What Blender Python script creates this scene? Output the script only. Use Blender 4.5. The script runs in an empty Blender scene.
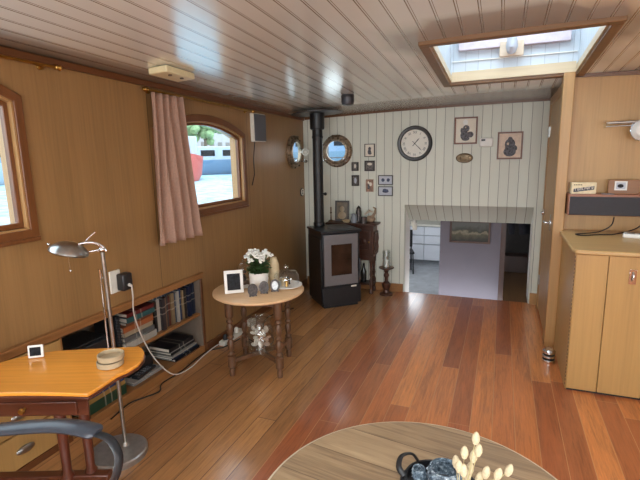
import bpy, bmesh, math, random
from mathutils import Vector, Matrix, Euler
random.seed(7)
PI = math.pi
S = bpy.context.scene
COL = S.collection

# ------------------------------------------------------------------ colours and materials
def lin(c):
    c /= 255.0
    return c / 12.92 if c <= 0.04045 else ((c + 0.055) / 1.055) ** 2.4
def rgb(r, g, b): return (lin(r), lin(g), lin(b), 1.0)

class NT:
    """small helper to write node graphs"""
    def __init__(self, name):
        self.m = bpy.data.materials.new(name); self.m.use_nodes = True
        self.t = self.m.node_tree; self.t.nodes.clear()
        self.out = self.t.nodes.new('ShaderNodeOutputMaterial')
    def n(self, typ, **kw):
        x = self.t.nodes.new(typ)
        for k, v in kw.items(): setattr(x, k, v)
        return x
    def l(self, a, b): self.t.links.new(a, b)
    def put(self, sock, v):
        if hasattr(v, 'is_linked'): self.l(v, sock)
        else: sock.default_value = v
    def math(self, op, a, b=0.0, c=None):
        x = self.n('ShaderNodeMath', operation=op)
        self.put(x.inputs[0], a); self.put(x.inputs[1], b)
        if c is not None: self.put(x.inputs[2], c)
        return x.outputs[0]
    def mix(self, f, a, b, mode='MIX'):
        x = self.n('ShaderNodeMix', data_type='RGBA', blend_type=mode)
        self.put(x.inputs[0], f); self.put(x.inputs[6], a); self.put(x.inputs[7], b)
        return x.outputs[2]
    def ramp(self, f, stops, interp='LINEAR'):
        x = self.n('ShaderNodeValToRGB'); x.color_ramp.interpolation = interp
        e = x.color_ramp.elements
        while len(e) < len(stops): e.new(0.5)
        for i, (p, c) in enumerate(stops): e[i].position = p; e[i].color = c
        self.put(x.inputs[0], f); return x.outputs[0]
    def noise(self, vec, scale, detail=4, rough=0.55, dist=0.0):
        x = self.n('ShaderNodeTexNoise'); self.l(vec, x.inputs['Vector'])
        x.inputs['Scale'].default_value = scale; x.inputs['Detail'].default_value = detail
        x.inputs['Roughness'].default_value = rough; x.inputs['Distortion'].default_value = dist
        return x.outputs['Fac']
    def white(self, *v):
        c = self.n('ShaderNodeCombineXYZ')
        for i, a in enumerate(v): self.put(c.inputs[i], a)
        x = self.n('ShaderNodeTexWhiteNoise', noise_dimensions='3D'); self.l(c.outputs[0], x.inputs['Vector'])
        return x.outputs['Value']
    def xyz(self, world=False):
        if world:
            s = self.n('ShaderNodeNewGeometry').outputs['Position']
        else:
            s = self.n('ShaderNodeTexCoord').outputs['Object']
        x = self.n('ShaderNodeSeparateXYZ'); self.l(s, x.inputs[0])
        return s, x.outputs[0], x.outputs[1], x.outputs[2]
    def mapped(self, vec, scale):
        x = self.n('ShaderNodeMapping'); self.l(vec, x.inputs[0]); x.inputs['Scale'].default_value = scale
        return x.outputs[0]
    def bsdf(self, color, rough=0.5, metal=0.0, bump=None, bstr=0.3, bdist=0.01, spec=0.5, coat=0.0, coatr=0.1, **kw):
        b = self.n('ShaderNodeBsdfPrincipled')
        self.put(b.inputs['Base Color'], color); self.put(b.inputs['Roughness'], rough); self.put(b.inputs['Metallic'], metal)
        b.inputs['Specular IOR Level'].default_value = spec
        b.inputs['Coat Weight'].default_value = coat; b.inputs['Coat Roughness'].default_value = coatr
        if bump is not None:
            x = self.n('ShaderNodeBump'); self.l(bump, x.inputs['Height'])
            x.inputs['Strength'].default_value = bstr; x.inputs['Distance'].default_value = bdist
            self.l(x.outputs[0], b.inputs['Normal'])
        for k, v in kw.items(): self.put(b.inputs[k], v)
        self.l(b.outputs[0], self.out.inputs[0]); return b

def plain(name, c, rough=0.5, metal=0.0, var=0.06, scale=30, coat=0.0, spec=0.5):
    g = NT(name); s, x, y, z = g.xyz()
    n = g.noise(s, scale, 3)
    k = tuple(max(0, v * (1 - var * 2)) for v in c[:3]) + (1,)
    h = tuple(min(1, v * (1 + var * 2)) for v in c[:3]) + (1,)
    g.bsdf(g.ramp(n, [(0.3, k), (0.7, h)]), rough, metal, bump=n, bstr=0.05, coat=coat, spec=spec)
    return g.m

def veneer(name, c, axis=2, rough=0.4, strength=1.0, joint=None, coat=0.0, scale=1.0):
    """fine straight grain running along one axis"""
    g = NT(name); s, x, y, z = g.xyz()
    sc = [60 * scale] * 3; sc[axis] = 1.6 * scale
    n1 = g.noise(g.mapped(s, tuple(sc)), 1.0, 5, 0.6, 0.3)
    sc2 = [7 * scale] * 3; sc2[axis] = 0.5 * scale
    n2 = g.noise(g.mapped(s, tuple(sc2)), 1.0, 3, 0.5, 0.6)
    d = tuple(v * (1 - 0.42 * strength) for v in c[:3]) + (1,)
    h = tuple(min(1, v * (1 + 0.30 * strength)) for v in c[:3]) + (1,)
    f = g.math('ADD', g.math('MULTIPLY', n1, 0.55), g.math('MULTIPLY', n2, 0.45))
    col = g.ramp(f, [(0.3, d), (0.5, c), (0.72, h)])
    if joint is not None:
        ax, off, w = joint
        co = (x, y, z)[ax]
        fr = g.math('FRACT', g.math('DIVIDE', g.math('ADD', co, off), w))
        m = g.math('LESS_THAN', fr, 0.004 / w * 1.2)
        col = g.mix(m, col, tuple(v * 0.3 for v in c[:3]) + (1,))
    g.bsdf(col, rough, bump=n1, bstr=0.06, coat=coat, coatr=0.15)
    return g.m

def planked(name, across, w, base, groove, gw=0.10, off=0.0, rough=0.4, bead=False, var=0.05, along=None, bstr=0.5, wob=0.0, coat=0.0, coatr=0.2):
    """painted tongue and groove boards"""
    g = NT(name); s, x, y, z = g.xyz(True)
    co = (x, y, z)[across]
    if wob:
        sc = [0.6] * 3; sc[along] = 5.0
        wn = g.noise(g.mapped(s, tuple(sc)), 1.0, 2)
        co = g.math('ADD', co, g.math('MULTIPLY', g.math('SUBTRACT', wn, 0.5), wob))
    t = g.math('DIVIDE', g.math('ADD', co, off + 50 * w), w)
    idx = g.math('FLOOR', t); fr = g.math('FRACT', t)
    dist = g.math('MULTIPLY', g.math('ABSOLUTE', g.math('SUBTRACT', fr, 0.5)), 2.0)    # 1 at a joint
    m = g.math('GREATER_THAN', dist, 1 - gw)
    if bead:
        m2 = g.math('LESS_THAN', g.math('ABSOLUTE', g.math('SUBTRACT', fr, 0.11)), gw * 0.3)
        m = g.math('MAXIMUM', m, m2)
    r = g.white(idx, 3.0, 1.0)
    n = g.noise(s, 3.0, 5)
    k = g.math('ADD', g.math('MULTIPLY', r, 0.6), g.math('MULTIPLY', n, 0.6))
    lo = tuple(v * (1 - var * 2) for v in base[:3]) + (1,)
    hi = tuple(min(1, v * (1 + var)) for v in base[:3]) + (1,)
    col = g.mix(m, g.ramp(k, [(0.2, lo), (0.8, hi)]), groove)
    g.bsdf(col, rough, bump=g.math('SUBTRACT', 1.0, m), bstr=bstr, bdist=0.004, coat=coat, coatr=coatr)
    return g.m

def floor_mat():
    g = NT('floor_boards'); s, x, y, z = g.xyz(True)
    w, L = 0.124, 2.3
    t = g.math('DIVIDE', g.math('ADD', x, 20 * w - 0.016), w)
    i = g.math('FLOOR', t); fr = g.math('FRACT', t)
    ro = g.white(i, 0.5, 2.0)
    u = g.math('ADD', g.math('DIVIDE', y, L), g.math('MULTIPLY', ro, 7.0))
    j = g.math('FLOOR', u); fu = g.math('FRACT', u)
    r = g.white(i, j, 7.0)
    gr = g.noise(g.mapped(s, (75, 4.5, 1)), 1.0, 6, 0.7, 0.8)
    gr2 = g.noise(g.mapped(s, (9, 1.0, 1)), 1.0, 4, 0.6, 1.2)
    col = g.ramp(r, [(0.0, rgb(156, 84, 46)), (0.18, rgb(180, 102, 55)), (0.40, rgb(206, 126, 66)),
                     (0.62, rgb(162, 88, 47)), (0.80, rgb(214, 136, 74)), (1.0, rgb(190, 110, 57))])
    ycol = g.ramp(r, [(0.0, rgb(142, 98, 60)), (0.3, rgb(176, 126, 78)), (0.6, rgb(156, 108, 66)), (1.0, rgb(190, 138, 86))])
    # the boards towards the hull are a yellower batch; two dark boards divide them
    left = g.math('LESS_THAN', i, 10.5)
    col = g.mix(left, col, ycol)
    dk = g.math('MULTIPLY', g.math('GREATER_THAN', i, 10.5), g.math('LESS_THAN', i, 13.5))
    col = g.mix(g.math('MULTIPLY', dk, 0.6), col, rgb(128, 66, 44))
    gg = g.math('ADD', g.math('MULTIPLY', gr, 0.6), g.math('MULTIPLY', gr2, 0.4))
    col = g.mix(1.0, col, g.ramp(gg, [(0.30, (0.50, 0.46, 0.43, 1)), (0.5, (1, 1, 1, 1)), (0.70, (1.36, 1.30, 1.24, 1))]), 'MULTIPLY')
    e = g.math('MAXIMUM', g.math('LESS_THAN', fr, 0.034), g.math('LESS_THAN', fu, 0.0018))
    seam = g.mix(left, rgb(196, 138, 92), rgb(60, 34, 22))
    col = g.mix(g.math('MULTIPLY', e, 0.85), col, seam)
    rr = g.math('ADD', 0.34, g.math('MULTIPLY', gr2, 0.22))
    g.bsdf(col, rr, bump=g.math('ADD', gr, g.math('MULTIPLY', e, -1.0)), bstr=0.10, bdist=0.003, coat=0.8, coatr=0.18, **{'Coat IOR': 1.6})
    return g.m

def glass(name, tint=(0.93, 0.97, 0.97, 1), f=0.10, rough=0.03, ior=1.45):
    g = NT(name)
    t = g.n('ShaderNodeBsdfTransparent'); t.inputs[0].default_value = tint
    gl = g.n('ShaderNodeBsdfGlossy'); gl.inputs['Roughness'].default_value = rough; gl.inputs[0].default_value = (1, 1, 1, 1)
    fr = g.n('ShaderNodeLayerWeight'); fr.inputs['Blend'].default_value = 0.5
    k = g.math('MINIMUM', g.math('ADD', g.math('MULTIPLY', g.math('POWER', fr.outputs['Facing'], 4.0), 0.6), f), 1.0)
    mx = g.n('ShaderNodeMixShader'); g.l(k, mx.inputs[0]); g.l(t.outputs[0], mx.inputs[1]); g.l(gl.outputs[0], mx.inputs[2])
    g.l(mx.outputs[0], g.out.inputs[0]); return g.m

def bookmat(name, c):
    g = NT(name); s, x, y, z = g.xyz()
    n = g.noise(s, 40, 2)
    # title band on the spine
    b = g.math('MULTIPLY', g.math('GREATER_THAN', g.math('ABSOLUTE', g.math('SUBTRACT', z, 0.15)), 0.02), g.math('LESS_THAN', g.math('ABSOLUTE', g.math('SUBTRACT', z, 0.15)), 0.03))
    c = tuple(v * .62 for v in c[:3]) + (1,)
    col = g.mix(g.math('MULTIPLY', b, 0.35), g.mix(n, tuple(v * .8 for v in c[:3]) + (1,), c), (0.55, 0.5, 0.4, 1))
    g.bsdf(col, 0.45); return g.m

M = {}
M['wall_wood'] = veneer('oak_veneer_wall', rgb(149, 113, 71), 2, 0.36, 0.55, joint=(1, 0.0 - 3.83, 1.30))
M['right_wood'] = veneer('oak_veneer_panel', rgb(186, 146, 94), 2, 0.42, 0.45)
M['cab_wood'] = veneer('oak_cabinet', rgb(184, 145, 88), 2, 0.40, 0.40)
M['cab_top'] = veneer('oak_worktop', rgb(196, 160, 106), 0, 0.33, 0.40)
M['post_wood'] = veneer('oak_post', rgb(178, 136, 86), 2, 0.4, 0.5)
M['trim_dark'] = veneer('mahogany_trim', rgb(104, 62, 34), 1, 0.35, 0.6)
M['trim_darkx'] = veneer('mahogany_trim_cross', rgb(104, 66, 36), 0, 0.35, 0.6)
M['win_dark'] = veneer('window_dark_wood', rgb(112, 68, 36), 2, 0.3, 0.6)
M['win_light'] = veneer('window_light_wood', rgb(172, 132, 86), 2, 0.35, 0.4)
M['sky_trim'] = veneer('skylight_trim_wood', rgb(122, 88, 54), 0, 0.4, 0.6)
M['sky_light'] = veneer('skylight_pale_wood', rgb(206, 186, 154), 0, 0.4, 0.3)
M['shelf_wood'] = veneer('shelf_board_wood', rgb(150, 104, 60), 1, 0.45, 0.6)
M['shelf_in'] = veneer('shelf_inside', rgb(120, 106, 92), 1, 0.6, 0.3)
M['ceil'] = planked('ceiling_boards', 0, 0.1, rgb(230, 230, 222), rgb(138, 120, 100), 0.055, 0.04, 0.22, bead=True, var=0.03, bstr=0.25, coat=1.0, coatr=0.19)
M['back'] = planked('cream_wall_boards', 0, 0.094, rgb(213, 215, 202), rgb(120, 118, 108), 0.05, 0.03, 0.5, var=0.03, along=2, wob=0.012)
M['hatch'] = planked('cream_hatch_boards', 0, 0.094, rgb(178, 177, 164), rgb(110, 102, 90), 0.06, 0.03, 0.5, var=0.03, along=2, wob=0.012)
M['shaft'] = planked('white_shaft_boards', 0, 0.095, rgb(196, 204, 212), rgb(168, 176, 184), 0.045, 0.03, 0.5, var=0.02)
M['shafty'] = planked('white_shaft_boards_side', 1, 0.095, rgb(196, 204, 212), rgb(168, 176, 184), 0.045, 0.03, 0.5, var=0.02)
M['floor'] = floor_mat()
M['white'] = plain('white_paint', rgb(232, 230, 224), 0.45, var=0.02)
M['offwhite'] = plain('off_white_plastic', rgb(222, 218, 206), 0.4, var=0.02)
M['ivory'] = plain('ivory_plastic', rgb(222, 210, 168), 0.45, var=0.03)
M['black'] = plain('black_paint', rgb(26, 26, 28), 0.45, var=0.1)
M['stove_black'] = plain('stove_black_steel', rgb(22, 24, 29), 0.42, 0.0, var=0.1, coat=0.1)
M['stove_silver'] = plain('stove_grey_steel', rgb(122, 121, 124), 0.4, 0.4, var=0.015)
M['fire_glass'] = plain('dark_fire_glass', rgb(52, 36, 28), 0.08, var=0.25, scale=6)
M['brick'] = plain('fire_brick', rgb(110, 70, 46), 0.8, var=0.2, scale=14)
M['iron'] = plain('dark_grey_steel', rgb(70, 70, 74), 0.4, 0.4, var=0.08)
M['chrome'] = plain('chrome', rgb(214, 214, 216), 0.12, 1.0, var=0.02)
M['brushed'] = plain('brushed_steel', rgb(170, 168, 164), 0.28, 1.0, var=0.06)
M['satin'] = plain('satin_steel', rgb(176, 174, 170), 0.32, 0.7, var=0.06)
M['brass'] = plain('brass', rgb(176, 136, 72), 0.28, 1.0, var=0.08)
M['oldbrass'] = plain('dull_bronze', rgb(104, 88, 68), 0.38, 0.85, var=0.2, scale=40)
M['port_metal'] = plain('weathered_bronze', rgb(150, 132, 112), 0.36, 0.75, var=0.25, scale=40)
M['curtain'] = plain('salmon_cloth', rgb(166, 132, 114), 0.85, var=0.05, scale=80)
M['speaker_grey'] = plain('grey_speaker_cloth', rgb(92, 94, 100), 0.8, var=0.05, scale=200)
M['dark_cloth'] = plain('charcoal_speaker_cloth', rgb(66, 64, 68), 0.85, var=0.06, scale=200)
M['redwood'] = veneer('reddish_wood', rgb(150, 98, 74), 0, 0.4, 0.4)
M['desk_top'] = veneer('polished_cherry_top', rgb(226, 150, 58), 0, 0.22, 0.55, coat=0.5, scale=1.0)
M['desk_dark'] = veneer('mahogany_desk', rgb(84, 42, 26), 0, 0.28, 0.6, coat=0.3)
M['desk_leg'] = veneer('mahogany_desk_leg', rgb(84, 40, 26), 2, 0.28, 0.6, coat=0.3)
M['stool_top'] = veneer('pale_pine_top', rgb(222, 184, 140), 0, 0.38, 0.35)
M['stool_leg'] = veneer('turned_oak', rgb(98, 68, 46), 2, 0.42, 0.55)
M['dark_oak'] = veneer('carved_dark_oak', rgb(70, 42, 30), 2, 0.4, 0.7)
M['grey_plastic'] = plain('grey_plastic', rgb(120, 124, 130), 0.4, var=0.04)
M['arm_plastic'] = plain('armrest_plastic', rgb(56, 60, 68), 0.3, var=0.05)
M['dark_plastic'] = plain('dark_plastic', rgb(34, 35, 38), 0.4, var=0.05)
M['lav'] = plain('lavender_paint', rgb(103, 98, 108), 0.6, var=0.02, scale=5)
M['kit_floor'] = plain('grey_linoleum', rgb(172, 176, 182), 0.45, var=0.08, scale=8)
M['kit_white'] = plain('white_kitchen_front', rgb(226, 230, 238), 0.35, var=0.01)
M['kit_grey'] = plain('grey_plinth', rgb(128, 132, 138), 0.5, var=0.04)
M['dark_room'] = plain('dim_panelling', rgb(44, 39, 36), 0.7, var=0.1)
M['coat'] = plain('dark_coat_cloth', rgb(34, 34, 42), 0.9, var=0.15)
M['land_wood'] = veneer('landing_wood', rgb(112, 80, 50), 1, 0.45, 0.6)
M['red_post'] = veneer('red_brown_frame', rgb(58, 32, 24), 2, 0.4, 0.5)
M['glass'] = glass('window_glass', (0.95, 0.98, 0.98, 1), 0.02)
M['jar_glass'] = glass('clear_jar_glass', (0.93, 0.95, 0.95, 1), 0.08, 0.04)
M['smoke_glass'] = glass('smoky_blue_glass', (0.84, 0.90, 0.94, 1), 0.22, 0.10)
def mottled():
    g = NT('mottled_blue_grey_glass'); s, x, y, z = g.xyz(); n = g.noise(s, 70, 5, .7)
    g.bsdf(g.ramp(n, [(.35, rgb(52, 62, 72)), (.52, rgb(110, 126, 138)), (.7, rgb(206, 218, 224))]), .18, bump=n, bstr=.3, bdist=.003); return g.m
M['mottled_glass'] = mottled()
M['shell'] = plain('seashell', rgb(226, 214, 198), 0.5, var=0.12, scale=25)
M['shell2'] = plain('pinkish_seashell', rgb(196, 168, 150), 0.5, var=0.15, scale=25)
M['leaf'] = plain('plant_leaf', rgb(74, 106, 58), 0.45, var=0.25, scale=20)
M['leafdark'] = plain('plant_leaf_dark', rgb(46, 74, 44), 0.45, var=0.25, scale=20)
M['petal'] = plain('white_petal', rgb(244, 244, 236), 0.6, var=0.03)
M['pot'] = plain('white_ceramic', rgb(236, 232, 224), 0.35, var=0.02)
M['cream'] = plain('cream_ceramic', rgb(206, 184, 146), 0.5, var=0.06)
M['pewter'] = plain('pewter', rgb(78, 72, 70), 0.4, 0.5, var=0.2, scale=80)
M['photo_dark'] = plain('dark_photograph', rgb(24, 25, 30), 0.55, var=0.5, scale=60, spec=.2)
M['photo_grey'] = plain('grey_photograph', rgb(104, 98, 94), 0.5, var=0.3, scale=60)
M['photo_dim'] = plain('dim_photograph', rgb(84, 78, 76), 0.6, var=0.35, scale=60, spec=.2)
M['photo_face'] = plain('pale_photograph', rgb(200, 206, 210), 0.3, var=0.15, scale=60)
M['paper'] = plain('mount_paper', rgb(226, 218, 202), 0.6, var=0.02)
M['bluepaper'] = plain('blue_grey_paper', rgb(190, 194, 204), 0.6, var=0.03)
M['ink'] = plain('print_ink', rgb(84, 84, 90), 0.6, var=0.42, scale=60)
M['inkblue'] = plain('blue_print_ink', rgb(70, 78, 104), 0.6, var=0.3, scale=90)
M['skinpaper'] = plain('pale_print_tone', rgb(206, 182, 158), 0.6, var=0.05)
M['brownframe'] = veneer('brown_picture_frame', rgb(112, 66, 44), 2, 0.4, 0.5)
M['darkframe'] = plain('dark_picture_frame', rgb(50, 44, 40), 0.4, var=0.1)
M['clock_rim'] = plain('clock_rim', rgb(42, 41, 40), 0.35, var=0.06)
M['clock_face'] = plain('clock_face', rgb(232, 228, 216), 0.5, var=0.01)
M['coffee'] = None
M['edge'] = plain('pale_table_edge', rgb(214, 196, 168), 0.5, var=0.05)
M['bunny'] = plain('dried_grass_head', rgb(208, 192, 158), 0.9, var=0.08, scale=150)
M['stem'] = plain('dried_stem', rgb(190, 176, 130), 0.8, var=0.05)
M['dish'] = plain('grey_beige_ceramic', rgb(166, 148, 118), 0.55, var=0.05)
M['cord_white'] = plain('white_cord', rgb(210, 204, 196), 0.5, var=0.02)
M['cord_black'] = plain('black_cord', rgb(24, 22, 22), 0.5, var=0.05)
M['mauve'] = plain('mauve_beam_paint', rgb(206, 194, 204), 0.6, var=0.04)
M['water'] = None

def water_mat():
    g = NT('harbour_water'); s, x, y, z = g.xyz(True)
    n = g.noise(g.mapped(s, (1.0, 1.0, 1)), 2.2, 4, 0.6)
    g.bsdf(g.ramp(n, [(0.35, rgb(112, 148, 164)), (0.65, rgb(168, 196, 208))]), 0.6, bump=n, bstr=0.5, bdist=0.15, spec=0.12)
    return g.m
M['water'] = water_mat()

def coffee_mat():
    g = NT('weathered_oak_table'); s, x, y, z = g.xyz()
    w = 0.17
    t = g.math('DIVIDE', g.math('ADD', y, 10 * w), w)
    i = g.math('FLOOR', t); fr = g.math('FRACT', t)
    r = g.white(i, 2.0, 4.0)
    so = g.n('ShaderNodeVectorMath', operation='ADD'); g.l(s, so.inputs[0])
    c = g.n('ShaderNodeCombineXYZ'); g.l(g.math('MULTIPLY', r, 9.0), c.inputs[0]); g.l(c.outputs[0], so.inputs[1])
    n = g.noise(g.mapped(so.outputs[0], (2.0, 34, 1)), 1.0, 6, 0.65, 1.4)
    n2 = g.noise(g.mapped(so.outputs[0], (1.5, 7, 1)), 1.0, 3, 0.5, 1.5)
    k = g.math('ADD', g.math('MULTIPLY', n, 0.6), g.math('ADD', g.math('MULTIPLY', n2, 0.35), g.math('MULTIPLY', g.math('SUBTRACT', r, 0.5), 0.16)))
    col = g.ramp(k, [(0.28, rgb(118, 96, 72)), (0.46, rgb(156, 130, 98)), (0.68, rgb(184, 158, 122))])
    col = g.mix(g.math('MULTIPLY', g.math('LESS_THAN', fr, 0.02), 0.7), col, rgb(74, 52, 36))
    g.bsdf(col, 0.48, bump=n, bstr=0.12, bdist=0.004); return g.m
M['coffee'] = coffee_mat()

# ------------------------------------------------------------------ mesh builder
class MB:
    def __init__(self): self.b = bmesh.new()
    def _xf(self, vs, M4):
        if M4 is not None: bmesh.ops.transform(self.b, matrix=M4, verts=vs)
    def box(self, c, s, rz=0, M4=None):
        r = bmesh.ops.create_cube(self.b, size=1.0); vs = r['verts']
        m = Matrix.Translation(c) @ Matrix.Rotation(rz, 4, 'Z') @ Matrix.Diagonal((s[0], s[1], s[2], 1))
        bmesh.ops.transform(self.b, matrix=m if M4 is None else M4 @ m, verts=vs); return self
    def bb(self, x0, x1, y0, y1, z0, z1, M4=None):
        return self.box(((x0 + x1) / 2, (y0 + y1) / 2, (z0 + z1) / 2), (x1 - x0, y1 - y0, z1 - z0), M4=M4)
    def hexa(self, p):          # eight corners: 4 low (ccw) then 4 high
        v = [self.b.verts.new(q) for q in p]
        for f in ((3, 2, 1, 0), (4, 5, 6, 7), (0, 1, 5, 4), (1, 2, 6, 5), (2, 3, 7, 6), (3, 0, 4, 7)):
            self.b.faces.new([v[i] for i in f])
        return self
    def poly(self, pts):
        self.b.faces.new([self.b.verts.new(p) for p in pts]); return self
    def prism(self, pts, z0, z1, M4=None):
        n = len(pts)
        lo = [self.b.verts.new((p[0], p[1], z0)) for p in pts]; hi = [self.b.verts.new((p[0], p[1], z1)) for p in pts]
        self.b.faces.new(lo[::-1]); self.b.faces.new(hi)
        for i in range(n):
            j = (i + 1) % n; self.b.faces.new((lo[i], lo[j], hi[j], hi[i]))
        self._xf(lo + hi, M4); return self
    def ring(self, outer, inner, z0, z1, M4=None):    # a frame between two loops of equal length
        n = len(outer); L = []
        for pts, z in ((outer, z0), (outer, z1), (inner, z1), (inner, z0)):
            L.append([self.b.verts.new((p[0], p[1], z)) for p in pts])
        for k in range(4):
            A, B = L[k], L[(k + 1) % 4]
            for i in range(n):
                j = (i + 1) % n; self.b.faces.new((A[i], A[j], B[j], B[i]))
        self._xf([v for l in L for v in l], M4); return self
    def lathe(self, prof, loc=(0, 0, 0), n=24, M4=None, cap=True):
        rings = []; allv = []
        for r, z in prof:
            if r < 1e-6:
                v = [self.b.verts.new((loc[0], loc[1], loc[2] + z))]
            else:
                v = [self.b.verts.new((loc[0] + r * math.cos(2 * PI * i / n), loc[1] + r * math.sin(2 * PI * i / n), loc[2] + z)) for i in range(n)]
            rings.append(v); allv += v
        for a, b in zip(rings, rings[1:]):
            if len(a) == 1 and len(b) == 1: continue
            for i in range(n):
                j = (i + 1) % n
                if len(a) == 1: self.b.faces.new((a[0], b[j], b[i]))
                elif len(b) == 1: self.b.faces.new((a[i], a[j], b[0]))
                else: self.b.faces.new((a[i], a[j], b[j], b[i]))
        if cap:
            if len(rings[0]) > 1: self.b.faces.new(rings[0][::-1])
            if len(rings[-1]) > 1: self.b.faces.new(rings[-1])
        self._xf(allv, M4); return self
    def cyl(self, p0, p1, r0, r1=None, n=20):
        p0, p1 = Vector(p0), Vector(p1); r1 = r0 if r1 is None else r1
        d = p1 - p0; q = d.to_track_quat('Z', 'Y').to_matrix().to_4x4()
        return self.lathe([(r0, 0), (r1, d.length)], n=n, M4=Matrix.Translation(p0) @ q)
    def tube(self, pts, r, n=8, closed=False, flat=None):
        pts = [Vector(p) for p in pts]; m = len(pts); rings = []; nrm = None
        for k, p in enumerate(pts):
            a = pts[k - 1] if (k or closed) else p; b = pts[(k + 1) % m] if (k < m - 1 or closed) else p
            t = (b - a).normalized()
            if nrm is None:
                nrm = t.orthogonal().normalized() if flat is None else (Vector(flat) - t * t.dot(Vector(flat))).normalized()
            else:
                nrm = (nrm - t * t.dot(nrm)).normalized()
            bi = t.cross(nrm); rr = r[k] if isinstance(r, (list, tuple)) and not isinstance(r, tuple) else r
            ru, rv = rr if isinstance(rr, tuple) else (rr, rr)
            rings.append([self.b.verts.new(p + nrm * (ru * math.cos(2 * PI * i / n)) + bi * (rv * math.sin(2 * PI * i / n))) for i in range(n)])
        for k in range(m if closed else m - 1):
            A, B = rings[k], rings[(k + 1) % m]
            for i in range(n):
                j = (i + 1) % n; self.b.faces.new((A[i], A[j], B[j], B[i]))
        if not closed: self.b.faces.new(rings[0][::-1]); self.b.faces.new(rings[-1])
        return self
    def ball(self, c, r, s=(1, 1, 1), u=16, v=10, M4=None):
        q = bmesh.ops.create_uvsphere(self.b, u_segments=u, v_segments=v, radius=r)
        m = Matrix.Translation(c) @ (M4 if M4 is not None else Matrix.Identity(4)) @ Matrix.Diagonal((s[0], s[1], s[2], 1))
        bmesh.ops.transform(self.b, matrix=m, verts=q['verts']); return self
    def torus(self, c, R, r, M4=None, n=32, k=10):
        pts = [(R * math.cos(2 * PI * i / n), R * math.sin(2 * PI * i / n), 0) for i in range(n)]
        m = Matrix.Translation(c) @ (M4 if M4 is not None else Matrix.Identity(4))
        return self.tube([m @ Vector(p) for p in pts], r, k, True)
    def mesh(self, name):
        bmesh.ops.recalc_face_normals(self.b, faces=self.b.faces)
        me = bpy.data.meshes.new(name); self.b.to_mesh(me); self.b.free()
        me.polygons.foreach_set('use_smooth', [True] * len(me.polygons))
        me.set_sharp_from_angle(angle=math.radians(38)); return me

def obj(name, mb, mat, parent=None, bev=0.0, loc=None, rot=None, seg=2):
    me = mb.mesh(name); me.materials.append(M[mat] if isinstance(mat, str) else mat)
    o = bpy.data.objects.new(name, me); COL.objects.link(o)
    if parent is not None: o.parent = parent
    if loc: o.location = loc
    if rot: o.rotation_euler = rot
    if bev:
        b = o.modifiers.new('bevel', 'BEVEL'); b.width = bev; b.segments = seg; b.limit_method = 'ANGLE'; b.angle_limit = math.radians(40)
    return o
def thing(name, label, cat, loc=(0, 0, 0), rz=0.0, group=None, rot=None):
    o = bpy.data.objects.new(name, None); COL.objects.link(o); o.empty_display_size = 0.05
    o.location = loc; o.rotation_euler = rot if rot else (0, 0, rz)
    return tag(o, label, cat, group)
def tag(o, label, cat, group=None):
    o['label'] = label; o['category'] = cat
    if group: o['group'] = group
    return o
def struct(name, mb, mat, parent=None, bev=0.0):
    o = obj(name, mb, mat, parent, bev)
    if parent is None: o['kind'] = 'structure'
    return o
def copy_tree(o, parent=None):
    c = o.copy(); COL.objects.link(c)
    if parent is not None: c.parent = parent
    for ch in list(o.children): copy_tree(ch, c)
    return c
def cut(o, cutters):
    """subtract builders from an object and drop the cutters"""
    tmp = []
    for mb in cutters:
        t = bpy.data.objects.new('cutter', mb.mesh('cutter')); COL.objects.link(t); tmp.append(t)
        md = o.modifiers.new('cut', 'BOOLEAN'); md.operation = 'DIFFERENCE'; md.object = t; md.solver = 'EXACT'
    bpy.context.view_layer.update()
    dg = bpy.context.evaluated_depsgraph_get()
    me = bpy.data.meshes.new_from_object(o.evaluated_get(dg)); old = o.data
    o.modifiers.clear(); o.data = me
    for t in tmp:
        d = t.data; bpy.data.objects.remove(t); bpy.data.meshes.remove(d)
    me.polygons.foreach_set('use_smooth', [False] * len(me.polygons))
    return o
YZ = Matrix(((0, 0, 1, 0), (1, 0, 0, 0), (0, 1, 0, 0), (0, 0, 0, 1)))       # local (a,b,c) -> x=c, y=a, z=b
XZ = Matrix(((1, 0, 0, 0), (0, 0, -1, 0), (0, 1, 0, 0), (0, 0, 0, 1)))      # local (a,b,c) -> x=a, z=b, y=-c
def T(x, y, z): return Matrix.Translation((x, y, z))
def R(a, ax='Z'): return Matrix.Rotation(a, 4, ax)

# ------------------------------------------------------------------ the room
XL, XR, YB, YR, YC = -2.25, 2.30, 5.15, -2.60, 4.10      # hull side, far side, plank wall, rear, cabinet wall
SX0, SX1, SY0, SY1 = -0.43, 0.48, 2.84, 4.00             # skylight
def zc(x, y):
    zr = 2.105 + 0.06 * (5.15 - y); zl = 2.04 + 0.025 * (5.15 - y)
    t = min(1.0, abs(x - 0.45) / 2.7); return zl + (zr - zl) * (1 - t * t)

mb = MB(); mb.bb(XL - 0.1, XR + 0.1, YR - 0.1, YB + 0.02, -0.12, 0.0); struct('floor', mb, 'floor')

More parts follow.
